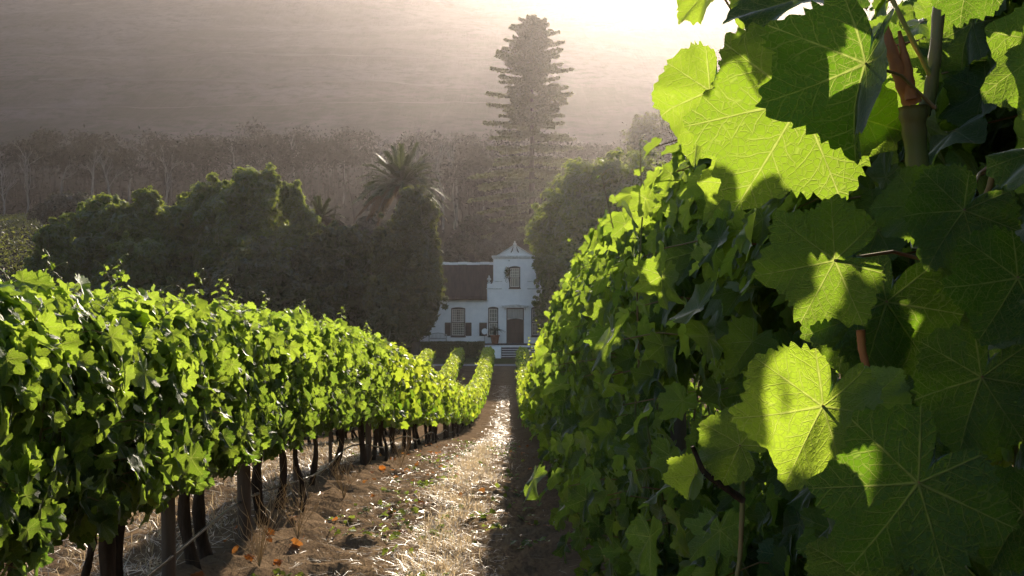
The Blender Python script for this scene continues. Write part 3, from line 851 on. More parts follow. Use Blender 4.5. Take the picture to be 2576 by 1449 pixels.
# ------------------------------------------------------------------ straw, weeds, fallen leaves
def straw():
    rng = np.random.default_rng(11)
    mb = MB()
    def batch(n, x, y, ln, wd, lift, rn):
        z = gz(x, y) + micro(x, y)
        a = rng.random(n) * 2 * PI
        el = np.abs(rng.normal(0, lift, n))
        d = np.stack([np.cos(a) * np.cos(el), np.sin(a) * np.cos(el), np.sin(el)], 1)
        sd = np.stack([-np.sin(a), np.cos(a), rng.normal(0, 0.3, n)], 1)
        c = np.stack([x, y, z + 0.006 + rng.random(n) * 0.02], 1)
        bend = rng.normal(0, 0.12, n)
        p0 = c - d * (ln * 0.25)[:, None]; p0[:, 2] = c[:, 2]
        p1 = c + d * (ln * 0.3)[:, None] + sd * (bend * ln)[:, None]
        p2 = c + d * (ln * 0.75)[:, None]; p2[:, 2] -= ln * 0.10
        p2[:, 2] = np.maximum(p2[:, 2], z + 0.004)
        w = sd * wd[:, None]
        V = np.stack([p0 - w, p0 + w, p1 - w, p1 + w, p2 - w * .4, p2 + w * .4], 1)
        off = (np.arange(n) * 6)[:, None, None]
        F = (np.array([[0, 1, 3, 2], [2, 3, 5, 4]])[None] + off).reshape(-1, 4)
        mb.add(V.reshape(-1, 3), F, 0, True, None, np.repeat(rn, 6))
    # thick bright strip down the middle
    n = 2400
    y = 5.5 + 26 * rng.random(n) ** 1.5
    x = -0.46 - 0.10 * np.clip((y - 6) / 12, 0, 1) + rng.normal(0, 0.125, n) + 0.16 * fbm(y * 0.8, y * 0, 3)
    batch(n, x, y, rng.uniform(0.04, 0.15, n), rng.uniform(0.0008, 0.0018, n) * (1 + y / 22), 0.42, np.clip(rng.normal(0.72, 0.22, n), 0, 1))
    # standing stubble and tufts along the strip and between the next rows
    def tufts(cx, cy, per, spread, lmin, lmax, wk, rlo):
        k = len(cx)
        ti = np.repeat(np.arange(k), per); n = len(ti)
        a = rng.random(n) * 2 * PI; el = rng.uniform(0.35, 1.35, n)
        x = cx[ti] + rng.normal(0, spread, n); y = cy[ti] + rng.normal(0, spread, n)
        z = gz(x, y) + micro(x, y)
        ln = rng.uniform(lmin, lmax, n) * rng.uniform(0.6, 1.2, k)[ti]
        d = np.stack([np.cos(a) * np.cos(el), np.sin(a) * np.cos(el), np.sin(el)], 1)
        sd = np.stack([-np.sin(a), np.cos(a), np.zeros(n)], 1) * (rng.uniform(0.0010, 0.0022, n) * wk * (1 + y / 22))[:, None]
        p0 = np.stack([x, y, z - 0.004], 1); p1 = p0 + d * (ln * 0.55)[:, None]
        p2 = p0 + d * ln[:, None] + np.stack([rng.normal(0, .2, n), rng.normal(0, .2, n), -rng.random(n) * 0.35], 1) * ln[:, None]
        V = np.stack([p0 - sd, p0 + sd, p1 - sd, p1 + sd, p2 - sd * .4, p2 + sd * .4], 1)
        F = (np.array([[0, 1, 3, 2], [2, 3, 5, 4]])[None] + (np.arange(n) * 6)[:, None, None]).reshape(-1, 4)
        mb.add(V.reshape(-1, 3), F, 0, True, None, np.repeat(np.clip(rlo + rng.random(n) * 0.5, 0, 1), 6))
    k = 760
    cy = 5.5 + 24 * rng.random(k) ** 1.5
    cx = -0.44 - 0.10 * np.clip((cy - 6) / 12, 0, 1) + rng.normal(0, 0.10, k) + 0.16 * fbm(cy * 0.8, cy * 0, 3)
    tufts(cx, cy, 20, 0.03, 0.04, 0.15, 1.1, 0.6)
    k = 420
    cy = 6 + 24 * rng.random(k) ** 1.2; cx = rng.uniform(-3.7, -2.0, k)
    tufts(cx, cy, 14, 0.05, 0.05, 0.20, 1.2, 0.3)
    # scattered over the whole alley
    n = 7000
    y = 5.5 + 24 * rng.random(n) ** 1.5
    x = np.where(rng.random(n) < 0.85, rng.uniform(-1.35, -0.05, n), rng.uniform(-1.9, 0.7, n))
    batch(n, x, y, rng.uniform(0.03, 0.15, n), rng.uniform(0.0006, 0.0014, n) * (1 + y / 22), 0.12, np.clip(rng.normal(0.22, 0.22, n), 0, 1))
    # beyond the sunlit row, seen between the trunks
    n = 12000
    y = 6 + 26 * rng.random(n) ** 1.2
    x = rng.uniform(-6.5, -1.8, n)
    batch(n, x, y, rng.uniform(0.06, 0.25, n), rng.uniform(0.0012, 0.003, n) * (1 + y / 26), 0.35, np.clip(rng.normal(0.55, 0.25, n), 0, 1))
    # far down the alley
    n = 2200
    y = 28 + 50 * rng.random(n) ** 1.3
    x = -0.5 + rng.normal(0, 0.24, n)
    batch(n, x, y, rng.uniform(0.1, 0.3, n), rng.uniform(0.003, 0.006, n) * (y / 30), 0.35, np.clip(rng.normal(0.6, 0.22, n), 0, 1))
    T(mb.build('straw', M['straw']), 'dry pale straw strewn along the path between the vine rows', 'straw', None, 'stuff')
straw()

def weeds():
    rng = np.random.default_rng(12)
    mb = MB()
    pos, nr, tp, sz, rn = [], [], [], [], []
    for k in range(120):
        y = 5.8 + 26 * rng.random() ** 1.5
        x = rng.choice([rng.uniform(-1.4, -0.7), rng.uniform(-0.9, 0.15), rng.uniform(-6, -2.2)], p=[0.4, 0.45, 0.15])
        m = rng.integers(4, 16)
        px = x + rng.normal(0, 0.07, m); py = y + rng.normal(0, 0.07, m)
        pz = gz(px, py) + micro(px, py) + rng.uniform(0.01, 0.05, m)
        pos.append(np.stack([px, py, pz], 1))
        nr.append(np.stack([rng.normal(0, .5, m), rng.normal(0, .5, m), np.ones(m)], 1))
        tp.append(rng.normal(0, 1, (m, 3)) * np.array([1, 1, .2]))
        sz.append(rng.uniform(0.018, 0.042, m)); rn.append(rng.random(m))
    put_leaves(mb, LOD[2], np.concatenate(pos), np.concatenate(nr), np.concatenate(tp), np.concatenate(sz), np.concatenate(rn), 0, rng)
    T(mb.build('weeds', M['weed']), 'low green weeds creeping over the soil of the path', 'weeds', None, 'stuff')
    mb = MB()
    n = 170
    y = 5.6 + 22 * rng.random(n) ** 1.3; x = np.where(rng.random(n) < 0.6, rng.uniform(-1.6, 0.5, n), rng.uniform(-1.9, -1.2, n))
    z = gz(x, y) + micro(x, y) + rng.uniform(0.01, 0.035, n)
    put_leaves(mb, LOD[2], np.stack([x, y, z], 1), rng.normal(0, .45, (n, 3)) + np.array([0, 0, 1]), rng.normal(0, 1, (n, 3)) * np.array([1, 1, .3]), rng.uniform(0.025, 0.055, n), rng.random(n), 0, rng)
    T(mb.build('fallen_leaves', M['dead_leaf']), 'brown and orange fallen vine leaves lying on the soil', 'fallen leaves', None, 'stuff')
weeds()

def dry_weed(x, y, seed, label):
    rng = np.random.default_rng(seed)
    mb = MB()
    for k in range(12):
        a = rng.random() * 2 * PI; sp = rng.uniform(0.05, 0.22); h = rng.uniform(0.15, 0.42)
        t = np.linspace(0, 1, 5)
        pts = np.stack([sp * np.cos(a) * t ** 1.4, sp * np.sin(a) * t ** 1.4, h * t], 1)
        mb.tube(pts, np.linspace(0.0022, 0.001, 5), 4)
        for q in range(4):
            b = pts[2 + q % 3]; aa = rng.random() * 2 * PI
            mb.tube([b, b + np.array([0.05 * math.cos(aa), 0.05 * math.sin(aa), 0.05]), b + np.array([0.08 * math.cos(aa), 0.08 * math.sin(aa), 0.11])], 0.0011, 4)
    T(mb.build('dry_weed', M['straw'], None, (x, y, float(gz(x, y) + micro(np.array(x), np.array(y))))), label, 'dry weed', 'dry weeds at the foot of the vines')
dry_weed(-1.45, 7.1, 1, 'dry branching weed in front of the thickest round post')
dry_weed(-1.42, 8.2, 2, 'dry spindly weed beside a crooked vine trunk')
dry_weed(-1.40, 10.3, 3, 'dry brown weed at the foot of a thick trunk')
dry_weed(-1.35, 15.0, 4, 'dry weed tuft among the crowded trunks')

# ------------------------------------------------------------------ house
HY = 104.0
HX = 0.235
HZ = CZ - (863.6 - 724.5) * HY / FPX                  # level of the terrace
house = empty('farmhouse', (HX, HY, HZ), 'white gabled farmhouse with dark thatched roof at the end of the path', 'house')
GR = -1.35

def wall_with_holes(mb, x0, x1, z0, z1, yf, th, holes, mi=0):
    xs = sorted({x0, x1, *[h[0] for h in holes], *[h[1] for h in holes]})
    zs = sorted({z0, z1, *[h[2] for h in holes], *[h[3] for h in holes]})
    inh = lambda x, z: any(h[0] < x < h[1] and h[2] < z < h[3] for h in holes)
    solid = {}
    for i in range(len(xs) - 1):
        for j in range(len(zs) - 1):
            solid[i, j] = not inh((xs[i] + xs[i + 1]) / 2, (zs[j] + zs[j + 1]) / 2)
    for (i, j), s in solid.items():
        if not s: continue
        a, b, c, d = xs[i], xs[i + 1], zs[j], zs[j + 1]
        q = lambda *v: mb.add(v, np.array([[0, 1, 2, 3]]), mi, False)
        q((a, yf, c), (b, yf, c), (b, yf, d), (a, yf, d))
        q((b, yf + th, c), (a, yf + th, c), (a, yf + th, d), (b, yf + th, d))
        if not solid.get((i - 1, j), False): q((a, yf + th, c), (a, yf, c), (a, yf, d), (a, yf + th, d))
        if not solid.get((i + 1, j), False): q((b, yf, c), (b, yf + th, c), (b, yf + th, d), (b, yf, d))
        if not solid.get((i, j - 1), False): q((a, yf + th, c), (b, yf + th, c), (b, yf, c), (a, yf, c))
        if not solid.get((i, j + 1), False): q((a, yf, d), (b, yf, d), (b, yf + th, d), (a, yf + th, d))

wins = [(-5.36, -4.17, 0.59, 2.94), (-8.9, -7.7, 0.59, 2.94)]
winr = [(4.17, 5.36, 0.59, 2.94), (7.7, 8.9, 0.59, 2.94)]
mb = MB()
wall_with_holes(mb, -10.5, -2.33, GR, 3.80, 0.12, 0.45, wins)
wall_with_holes(mb, 2.33, 10.5, GR, 3.80, 0.12, 0.45, winr)
mb.box(-10.5, -10.05, 0.57, 6.4, GR, 3.8); mb.box(10.05, 10.5, 0.57, 6.4, GR, 3.8)
mb.box(-10.5, 10.5, 6.4, 6.85, GR, 3.8)
mb.build('wall', M['white_wall'], house)

mb = MB()
nar = [(-2.24, -1.39, 0.60, 2.98), (1.39, 2.24, 0.60, 2.98)]
door_h = (-0.70, 0.76, 0.0, 2.98)
wall_with_holes(mb, -2.33, 2.33, GR, 4.66, 0.0, 0.55, nar + [door_h])
wall_with_holes(mb, -1.81, 1.81, 4.66, 7.15, 0.0, 0.55, [(-0.46, 0.46, 4.50 + 0.16, 6.40)])
for s in (-1, 1):
    sc = [(-1.81, 4.66), (-2.33, 4.66), (-2.33, 4.98), (-2.26, 5.05), (-2.10, 5.04), (-1.99, 4.99), (-1.93, 5.02), (-1.86, 5.12), (-1.81, 5.26)]
    mb.prism([(s * -x, z) for x, z in sc], 0.0, 0.55)
mb.prism([(-1.40, 7.38), (1.40, 7.38), (0.0, 8.20)], 0.03, 0.52)
mb.build('gable', M['white_wall'], house)

mb = MB()
mb.bbox(-1.95, 1.95, -0.16, 0.62, 7.22, 7.38); mb.bbox(-1.88, 1.88, -0.08, 0.58, 7.10, 7.215)
for s in (-1, 1):
    mb.prism([(s * 1.52, 7.385), (s * 1.38, 7.385), (0.0, 8.19), (0.0, 8.34)][:: s], -0.12, 0.56)
    mb.bbox(s * 1.70 if s < 0 else 1.05, s * 1.05 if s < 0 else 1.70, -0.055, -0.003, 5.18, 5.25)
    mb.bbox(-2.38 if s < 0 else 1.05, -1.05 if s < 0 else 2.38, -0.06, -0.003, 4.55, 4.64)
mb.build('cornice', M['stone_white'], house)

URN = [(0.0, 0), (0.15, 0), (0.15, 0.08), (0.08, 0.12), (0.07, 0.2), (0.17, 0.3), (0.18, 0.38), (0.10, 0.46), (0.06, 0.5), (0.09, 0.55), (0.05, 0.62), (0.0, 0.7)]
for x, z, k in ((-2.17, 5.05, 1.0), (2.17, 5.05, 1.0), (0.0, 8.05, 0.85)):
    mb = MB(); mb.lathe([(r * k, h * k) for r, h in URN], (x, 0.25, z), 14)
    mb.build('urn', M['stone_white'], house)
mb = MB()                                             # dark scrolls on the pediment either side of the finial base
for s in (-1, 1):
    pts = [(s * 0.10, 8.08), (s * 0.16, 7.95), (s * 0.17, 7.8), (s * 0.26, 7.66), (s * 0.33, 7.60), (s * 0.34, 7.72), (s * 0.27, 7.80), (s * 0.24, 7.92), (s * 0.16, 8.08)]
    mb.prism(pts[:: s], -0.10, 0.028)
mb.build('scroll_ornament', M['step_dark'], house)

# roof: thick thatch with a rounded eave
mb = MB()
prof = [(-0.30, 3.62), (-0.36, 3.74), (-0.24, 3.98), (1.4, 5.30), (3.2, 6.72), (3.45, 6.80), (3.7, 6.72), (5.5, 5.3), (7.2, 3.98), (7.32, 3.74), (7.2, 3.62), (3.45, 6.3)]
for xa, xb in ((-10.7, -2.335), (2.335, 10.7)):
    n = len(prof)
    V = [(xa, y, z) for y, z in prof] + [(xb, y, z) for y, z in prof]
    mb.add(V, [np.array([(i, n + i, n + (i + 1) % n, (i + 1) % n) for i in range(n)])], 0, False)
    for x in (xa, xb):
        b = 0 if x == xa else n
        mb.add([V[b + i] for i in range(n)], np.array([(i, i + 1, n - 1) for i in range(n - 2)] + [(n - 2, 0, n - 1)]), 0, False)
prof2 = [(0.56, 3.9), (0.56, 4.75), (3.2, 6.72), (3.45, 6.80), (3.7, 6.72), (5.5, 5.3), (5.5, 3.9)]
n = len(prof2)
V = [(-2.33, y, z) for y, z in prof2] + [(2.33, y, z) for y, z in prof2]
mb.add(V, [np.array([(i, n + i, n + (i + 1) % n, (i + 1) % n) for i in range(n)])], 0, False)
roof = mb.build('roof', M['thatch'], house)
mb = MB()
for xa, xb in ((-10.7, -1.83), (1.83, 10.7)):
    xs = np.linspace(xa, xb, 24)
    for i in range(23):
        z = 6.80 + 0.03 * math.sin(i * 1.3)
        mb.box(xs[i], xs[i + 1], 3.12, 3.78, z - 0.14, z + 0.09)
mb.build('ridge_cap', M['white_wall'], roof)
mb = MB()                                             # body of the gable running back into the roof
wall_with_holes(mb, -1.78, 1.78, 4.66, 7.0, 0.56, 2.6, [])
mb.prism([(-1.78, 7.0), (1.78, 7.0), (0, 7.9)], 0.56, 3.16)
mb.build('gable_roof', M['thatch'], roof)

def window(x0, x1, z0, z1, nx, nz_up, nz_lo, split, yf=0.0, shutters=(), curtain=True):
    w = MB()
    f = 0.085
    yy0, yy1 = yf - 0.03, yf + 0.10
    w.bbox(x0, x0 + f, yy0, yy1, z0, z1); w.bbox(x1 - f, x1, yy0, yy1, z0, z1)
    w.bbox(x0 + f, x1 - f, yy0, yy1, z0, z0 + f); w.bbox(x0 + f, x1 - f, yy0 + 0.004, yy1, split - 0.04, split + 0.04)
    cxm = (x0 + x1) / 2; hw = (x1 - x0) / 2                      # head with a shallow arch
    arc = [(x0 + (x1 - x0) * t, z1 + 0.09 * (1 - (2 * t - 1) ** 2)) for t in np.linspace(0, 1, 9)]
    arc2 = [(x0 + (x1 - x0) * t, z1 - f) for t in np.linspace(1, 0, 9)]
    w.prism((arc + arc2), yy0 - 0.003, yy1)
    w.bbox(x0 - 0.05, x1 + 0.05, yf - 0.10, yf + 0.12, z0 - 0.09, z0 - 0.003)
    wo = w.build('window', M['wood_dark'], house)
    s = MB()
    for (a, b, nz, yo) in ((z0 + f, split - 0.04, nz_lo, 0.045), (split + 0.04, z1 - f, nz_up, 0.025)):
        y0_, y1_ = yf + yo, yf + yo + 0.03
        s.box(x0 + f, x0 + f + .045, y0_, y1_, a, b); s.box(x1 - f - .045, x1 - f, y0_, y1_, a, b)
        s.box(x0 + f + .045, x1 - f - .045, y0_, y1_, a, a + .045); s.box(x0 + f + .045, x1 - f - .045, y0_, y1_, b - .045, b)
        for i in range(1, nx):
            x = x0 + f + (x1 - x0 - 2 * f) * i / nx
            s.box(x - .012, x + .012, y0_ + .004, y1_ - .004, a + .045, b - .045)
        for j in range(1, nz):
            z = a + (b - a) * j / nz
            s.box(x0 + f + .045, x1 - f - .045, y0_ + .006, y1_ - .006, z - .012, z + .012)
    s.build('glazing_bars', M['white_paint'], wo)
    g = MB(); g.box(x0 + f, x1 - f, yf + 0.082, yf + 0.088, z0 + f, z1 - f)
    g.build('pane', M['glass'], wo)
    if curtain:
        c = MB()
        xs = np.linspace(x0 + f, x1 - f, 24)
        for a, b in (((0, 10), (14, 24)) if curtain == 'open' else ((0, 24),)):
            q = xs[a:b]; zt, zb = z1 - f, (split if curtain == 'open' else z0 + f)
            yv = yf + 0.20 + 0.02 * np.sin(np.arange(len(q)) * 1.7)
            Vv = np.concatenate([np.stack([q, yv, np.full(len(q), zb)], 1), np.stack([q, yv, np.full(len(q), zt)], 1)])
            m = len(q)
            c.add(Vv, np.array([(i, i + 1, m + i + 1, m + i) for i in range(m - 1)]))
        c.build('curtain', M['curtain'], wo)
    b = MB(); b.box(x0, x1, yf + 0.42, yf + 0.44, z0, z1)
    b.build('room_shade', M['room'], wo)
    for (sx0, sx1) in shutters:
        h = MB()
        z_0, z_1 = z0 + 0.03, split - 0.02
        h.bbox(sx0, sx1, yf - 0.07, yf - 0.015, z_0, z_1)
        for za, zb in ((z_0 + .08, (z_0 + z_1) / 2 - .04), ((z_0 + z_1) / 2 + .04, z_1 - .08)):
            h.bbox(sx0 + .07, sx1 - .07, yf - 0.085, yf - 0.071, za, zb, 0.01)
        h.build('shutter', M['wood_dark'], house)
    return wo

for (a, b, c, d) in wins + winr:
    window(a, b, c, d, 6, 5, 5, 1.76, 0.12, ((a - .53, a - .02), (b + .02, b + .53)), 'open')
window(*nar[0], 3, 3, 3, 1.76, 0.0, ((-2.98, -2.34),), True)
window(*nar[1], 3, 3, 3, 1.76, 0.0, ((2.34, 2.98),), True)
window(-0.46, 0.46, 4.66, 6.40, 4, 3, 1, 5.50, 0.0, (), True)

mb = MB()                                             # door case, double door with a curved head, fanlight over it
mb.bbox(-0.70, -0.62, -0.03, 0.12, 0.0, 2.98); mb.bbox(0.68, 0.76, -0.03, 0.12, 0.0, 2.98)
mb.bbox(-0.62, 0.68, -0.03, 0.12, 2.90, 2.98)
hd = [(-0.62, 0.01)] + [(-0.62 + 1.3 * t, 1.98 + 0.10 * math.sin(PI * t)) for t in np.linspace(0, 1, 11)] + [(0.68, 0.01)]
mb.prism(hd[::-1], 0.06, 0.12)
for a, b in ((-0.55, -0.03), (0.09, 0.61)):
    for c, d in ((0.12, 0.85), (0.98, 1.85)):
        mb.bbox(a, b, 0.035, 0.058, c, d, 0.012)
door = mb.build('door', M['wood_dark'], house)
mb = MB(); mb.lathe([(0.0, 0), (.03, .01), (.035, .03), (.02, .06), (0, .07)], (0.03, 0.02, 1.0), 10)
mb.build('handle', M['metal_dark'], door)
mb = MB()
top, bot = 2.895, 2.09
for i in range(0, 9):
    x = -0.60 + 1.26 * i / 8
    mb.box(x - .014, x + .014, 0.05, 0.08, bot, top)
for j in range(0, 5):
    z = bot + (top - bot) * j / 4
    mb.box(-0.61, 0.67, 0.046, 0.076, z - .014, z + .014)
mb.tube([(0.03 + 0.3 * math.cos(t), 0.04, 2.45 + 0.26 * math.sin(t)) for t in np.linspace(0, 2 * PI, 20)], 0.018, 6)
mb.box(-0.62, 0.68, 0.085, 0.095, bot, top)
mb.build('fanlight', M['curtain'], door)
mb = MB()                                             # hood over the door
hood = [(-1.12, 3.12), (-1.0, 3.02), (-0.8, 3.01), (0.86, 3.01), (1.06, 3.02), (1.18, 3.12)] + [(1.18 - 2.3 * t, 3.17 + 0.10 * math.sin(PI * t) ** 2) for t in np.linspace(0, 1, 13)]
mb.prism(hood[::-1], -0.34, -0.003)
mb.bbox(-0.86, -0.76, -0.16, -0.003, 2.80, 3.0); mb.bbox(0.82, 0.92, -0.16, -0.003, 2.80, 3.0)
mb.build('door_hood', M['stone_white'], house)

mb = MB()
mb.bbox(-11, 11, -2.2, 0.0 - 0.003, GR, -0.06); mb.bbox(-11.05, 11.05, -2.26, -2.21, GR, -0.12)
ter = mb.build('terrace', M['white_wall'], house)
mb = MB(); mb.bbox(-11.1, 11.1, -2.3, -0.004, -0.058, 0.0)
mb.build('terrace_floor', M['step_dark'], ter)
mb = MB(); mt = MB()
for k in range(5):
    z = -0.175 * (k + 1) - 0.0
    mb.bbox(-1.1, 2.6, -2.3 - 0.32 * (k + 1), -2.31 - 0.32 * k, GR - .1, z - 0.055)
    mt.bbox(-1.12, 2.62, -2.33 - 0.32 * (k + 1), -2.312 - 0.32 * k, z - 0.054, z)
st = mb.build('steps', M['step_dark'], house)
mt.build('tread', M['stone_white'], st)
mb = MB(); mb.bbox(-2.4, -1.13, -3.9, -2.31, GR - .2, -0.15); mb.build('stair_cheek', M['white_wall'], house)

def leaf_cloud(mb, pts, size, rng, bias, flat=0.5, rn=None, mi=0):
    """rhombic leaf faces, one per point, facing mostly along bias"""
    n = len(pts)
    nrm = bias + rng.normal(0, flat, (n, 3))
    nrm /= np.linalg.norm(nrm, axis=1)[:, None] + 1e-9
    t = np.cross(nrm, rng.normal(0, 1, (n, 3))); t /= np.linalg.norm(t, axis=1)[:, None] + 1e-9
    b = np.cross(nrm, t)
    s = size * rng.uniform(0.6, 1.35, n)
    V = np.stack([pts - t * s[:, None], pts + b * (s * 0.42)[:, None] + nrm * (s * .1)[:, None], pts + t * s[:, None], pts - b * (s * 0.42)[:, None] + nrm * (s * .1)[:, None]], 1)
    F = (np.arange(n) * 4)[:, None] + np.arange(4)[None]
    mb.add(V.reshape(-1, 3), F, mi, False, None, np.repeat(rng.random(n) if rn is None else rn, 4))

# climbing plant by the upper window
rng = np.random.default_rng(31)
mb = MB()
pc = rng.normal(0, 1, (260, 3)) * np.array([0.10, 0.05, 0.28]) + np.array([HX - 0.62, HY - 0.10, HZ + 5.95])
leaf_cloud(mb, pc, 0.06, rng, np.array([0, -1, 0.2]), 0.6)
mb.tube([(HX - 0.42, HY - 0.06, HZ + 4.9), (HX - 0.5, HY - 0.09, HZ + 5.4), (HX - 0.6, HY - 0.1, HZ + 5.9)], 0.02, 5, 1)
T(mb.build('wall_creeper', [M['tree_dark'], M['tree_bark']]), 'small leafy sprig growing on the gable beside the upper window', 'climbing plant')

# potted palm-like plant
px, pyy = HX - 1.66, HY - 0.95
pot = empty('potted_plant', (px, pyy, HZ), 'spiky plant in a terracotta pot left of the house door', 'potted plant')
mb = MB(); mb.lathe([(0, 0), (.25, 0), (.27, .05), (.36, .60), (.41, .62), (.41, .72), (.36, .72), (.34, .66), (0, .64)], (0, 0, 0), 22)
mb.build('pot', M['terracotta'], pot)
mb = MB()
mb.tube([(0, 0, .6), (0, 0, 1.05)], [.13, .11], 9, 1)
for k in range(22):
    a = k * 2.399; e = R(random.Random(k).uniform(15, 75)); L = random.Random(k + 9).uniform(0.75, 1.1)
    t = np.linspace(0, 1, 9)
    rx = L * math.cos(e) * t; rz = 1.05 + L * math.sin(e) * t - 0.55 * L * t ** 2.2
    pts = np.stack([rx * math.cos(a), rx * math.sin(a), rz], 1)
    mb.tube(pts, np.linspace(.014, .005, 9), 4)
    for q in np.linspace(0.15, 1, 22):
        c = np.array([np.interp(q, t, pts[:, m]) for m in range(3)])
        for s in (-1, 1):
            d = np.array([-math.sin(a) * s, math.cos(a) * s, -0.25]) + np.array([math.cos(a), math.sin(a), 0]) * 0.6
            d /= np.linalg.norm(d); l = 0.17 * (1 - 0.5 * q)
            w = np.array([math.cos(a), math.sin(a), 0.2]) * 0.013
            mb.add([c - w, c + w, c + d * l], np.array([[0, 1, 2]]), 0, False, rnd=0.5)
mb.build('fronds', [M['palm'], M['tree_bark']], pot)

dsk = empty('disc_stand', (HX - 2.50, HY - 1.55, HZ), 'round pale disc on a thin stand before the dark shutter', 'disc')
mb = MB(); th = np.linspace(0, 2 * PI, 28, endpoint=False)
mb.prism([(0.25 * math.cos(t), 1.06 + 0.25 * math.sin(t)) for t in th], -0.03, 0.01); mb.build('disc', M['disc'], dsk)
mb = MB(); mb.tube([(0, .03, 0), (0, .03, 1.0)], .018, 8); mb.lathe([(0, 0), (.16, 0), (.16, .03), (.02, .05), (0, .05)], (0, .03, 0), 14); mb.build('stand', M['metal_dark'], dsk)

bn = empty('garden_bench', (HX - 6.4, HY - 1.2, HZ), 'pale wooden garden bench with arched back, showing over the dark hedge', 'bench')
mb = MB()
for i in range(5): mb.bbox(-.72, .72, -.42 + .09 * i, -.35 + .09 * i, .40, .43)
mb.build('seat', M['bench'], bn)
mb = MB()
arch = [(-.75 + 1.5 * t, .78 + .16 * math.sin(PI * t)) for t in np.linspace(0, 1, 13)]
mb.prism((arch + [(x, z - .07) for x, z in arch[::-1]]), .04, .08)
for i in range(13):
    x = -.66 + 1.32 * i / 12; mb.box(x - .02, x + .02, .045, .072, .44, .72 + .14 * math.sin(PI * i / 12))
mb.bbox(-.75, .75, .035, .085, .43, .50)
mb.build('backrest', M['bench'], bn)
for x in (-.72, .72):
    for y0, h in ((-.40, .62), (.05, .80)):
        mb = MB(); mb.bbox(x - .035, x + .035, y0 - .035, y0 + .035, 0, h); mb.build('leg', M['bench'], bn)
    mb = MB(); mb.bbox(x - .04, x + .04, -.46, .03, .622, .665); mb.build('armrest', M['bench'], bn)

# clipped hedge below the terrace
rng = np.random.default_rng(41)
hz0 = float(gz(-5, 101.3))
mb = MB()
n = 26000
u = rng.random((n, 3))
pts = np.stack([-12.5 + 10.2 * u[:, 0], 100.6 + 1.3 * u[:, 1], hz0 + (HZ + 0.24 - hz0) * u[:, 2]], 1)
face = rng.integers(0, 4, n)
d = 0.10 * rng.random(n) ** 1.5
bm_ = fbm(pts[:, 0] * 1.2, pts[:, 2] * 1.6, 3) * 0.10
pts[face == 0, 1] = (100.6 + d - bm_)[face == 0]; pts[face == 1, 2] = (HZ + 0.24 - d + bm_ * .7)[face == 1]
pts[face == 2, 0] = (-2.3 - d + bm_)[face == 2]; pts[face == 3, 1] = (101.9 - d)[face == 3]
bias = np.zeros((n, 3)); bias[face == 0] = (0, -1, .2); bias[face == 1] = (0, 0, 1); bias[face == 2] = (1, 0, .2); bias[face == 3] = (0, 1, .2)
leaf_cloud(mb, pts, 0.07, rng, bias, 0.55)
mb.box(-12.4, -2.45, 100.75, 101.75, hz0, HZ + 0.10, 1)
T(mb.build('clipped_hedge', [M['tree_dark'], M['tree_dark']]), 'dark clipped hedge below the white house terrace', 'hedge')

# ------------------------------------------------------------------ trees
def crown_mesh(lobes, n, leaf, seed, mats, clumps=46, cr=0.24, inner=0.35):
    """lobes: (centre xyz, radii xyz); leaves gather in clumps over each lobe's surface"""
    rng = np.random.default_rng(seed)
    mb = MB()
    area = np.array([r[0] * r[2] + r[0] * r[1] + r[1] * r[2] for _, r in lobes]); area /= area.sum()
    for (c, r), a in zip(lobes, area):
        c = np.array(c, float); r = np.array(r, float)
        m = int(n * a)
        nc = max(14, int(clumps * (r[0] * r[2]) ** 0.5 / 1.7))
        d = rng.normal(0, 1, (nc, 3)); d /= np.linalg.norm(d, axis=1)[:, None]
        d[:, 2] = np.where(d[:, 2] < -0.35, -d[:, 2], d[:, 2])
        k = np.where(rng.random(nc) < 0.22, rng.uniform(1.03, 1.24, nc), rng.uniform(0.7, 1.04, nc))
        cc = c + d * r * k[:, None]
        rad = cr * r.min() * rng.uniform(0.45, 1.25, nc) * np.where(k > 1.02, 0.6, 1.0)
        w = rng.integers(0, nc, m)
        q = rng.normal(0, 1, (m, 3)); q /= np.linalg.norm(q, axis=1)[:, None] + 1e-9
        q[:, 2] = np.where(rng.random(m) < 0.6, np.abs(q[:, 2]), q[:, 2])
        pts = cc[w] + q * (rad[w] * rng.random(m) ** 0.45)[:, None]
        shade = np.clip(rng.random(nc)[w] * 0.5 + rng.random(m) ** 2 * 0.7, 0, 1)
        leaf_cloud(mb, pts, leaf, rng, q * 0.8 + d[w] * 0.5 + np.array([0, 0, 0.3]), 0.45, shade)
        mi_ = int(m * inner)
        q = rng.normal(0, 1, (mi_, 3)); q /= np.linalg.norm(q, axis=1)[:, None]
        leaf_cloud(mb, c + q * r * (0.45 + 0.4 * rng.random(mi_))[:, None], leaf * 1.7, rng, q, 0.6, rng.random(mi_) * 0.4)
    return mb.mesh('crown', mats)

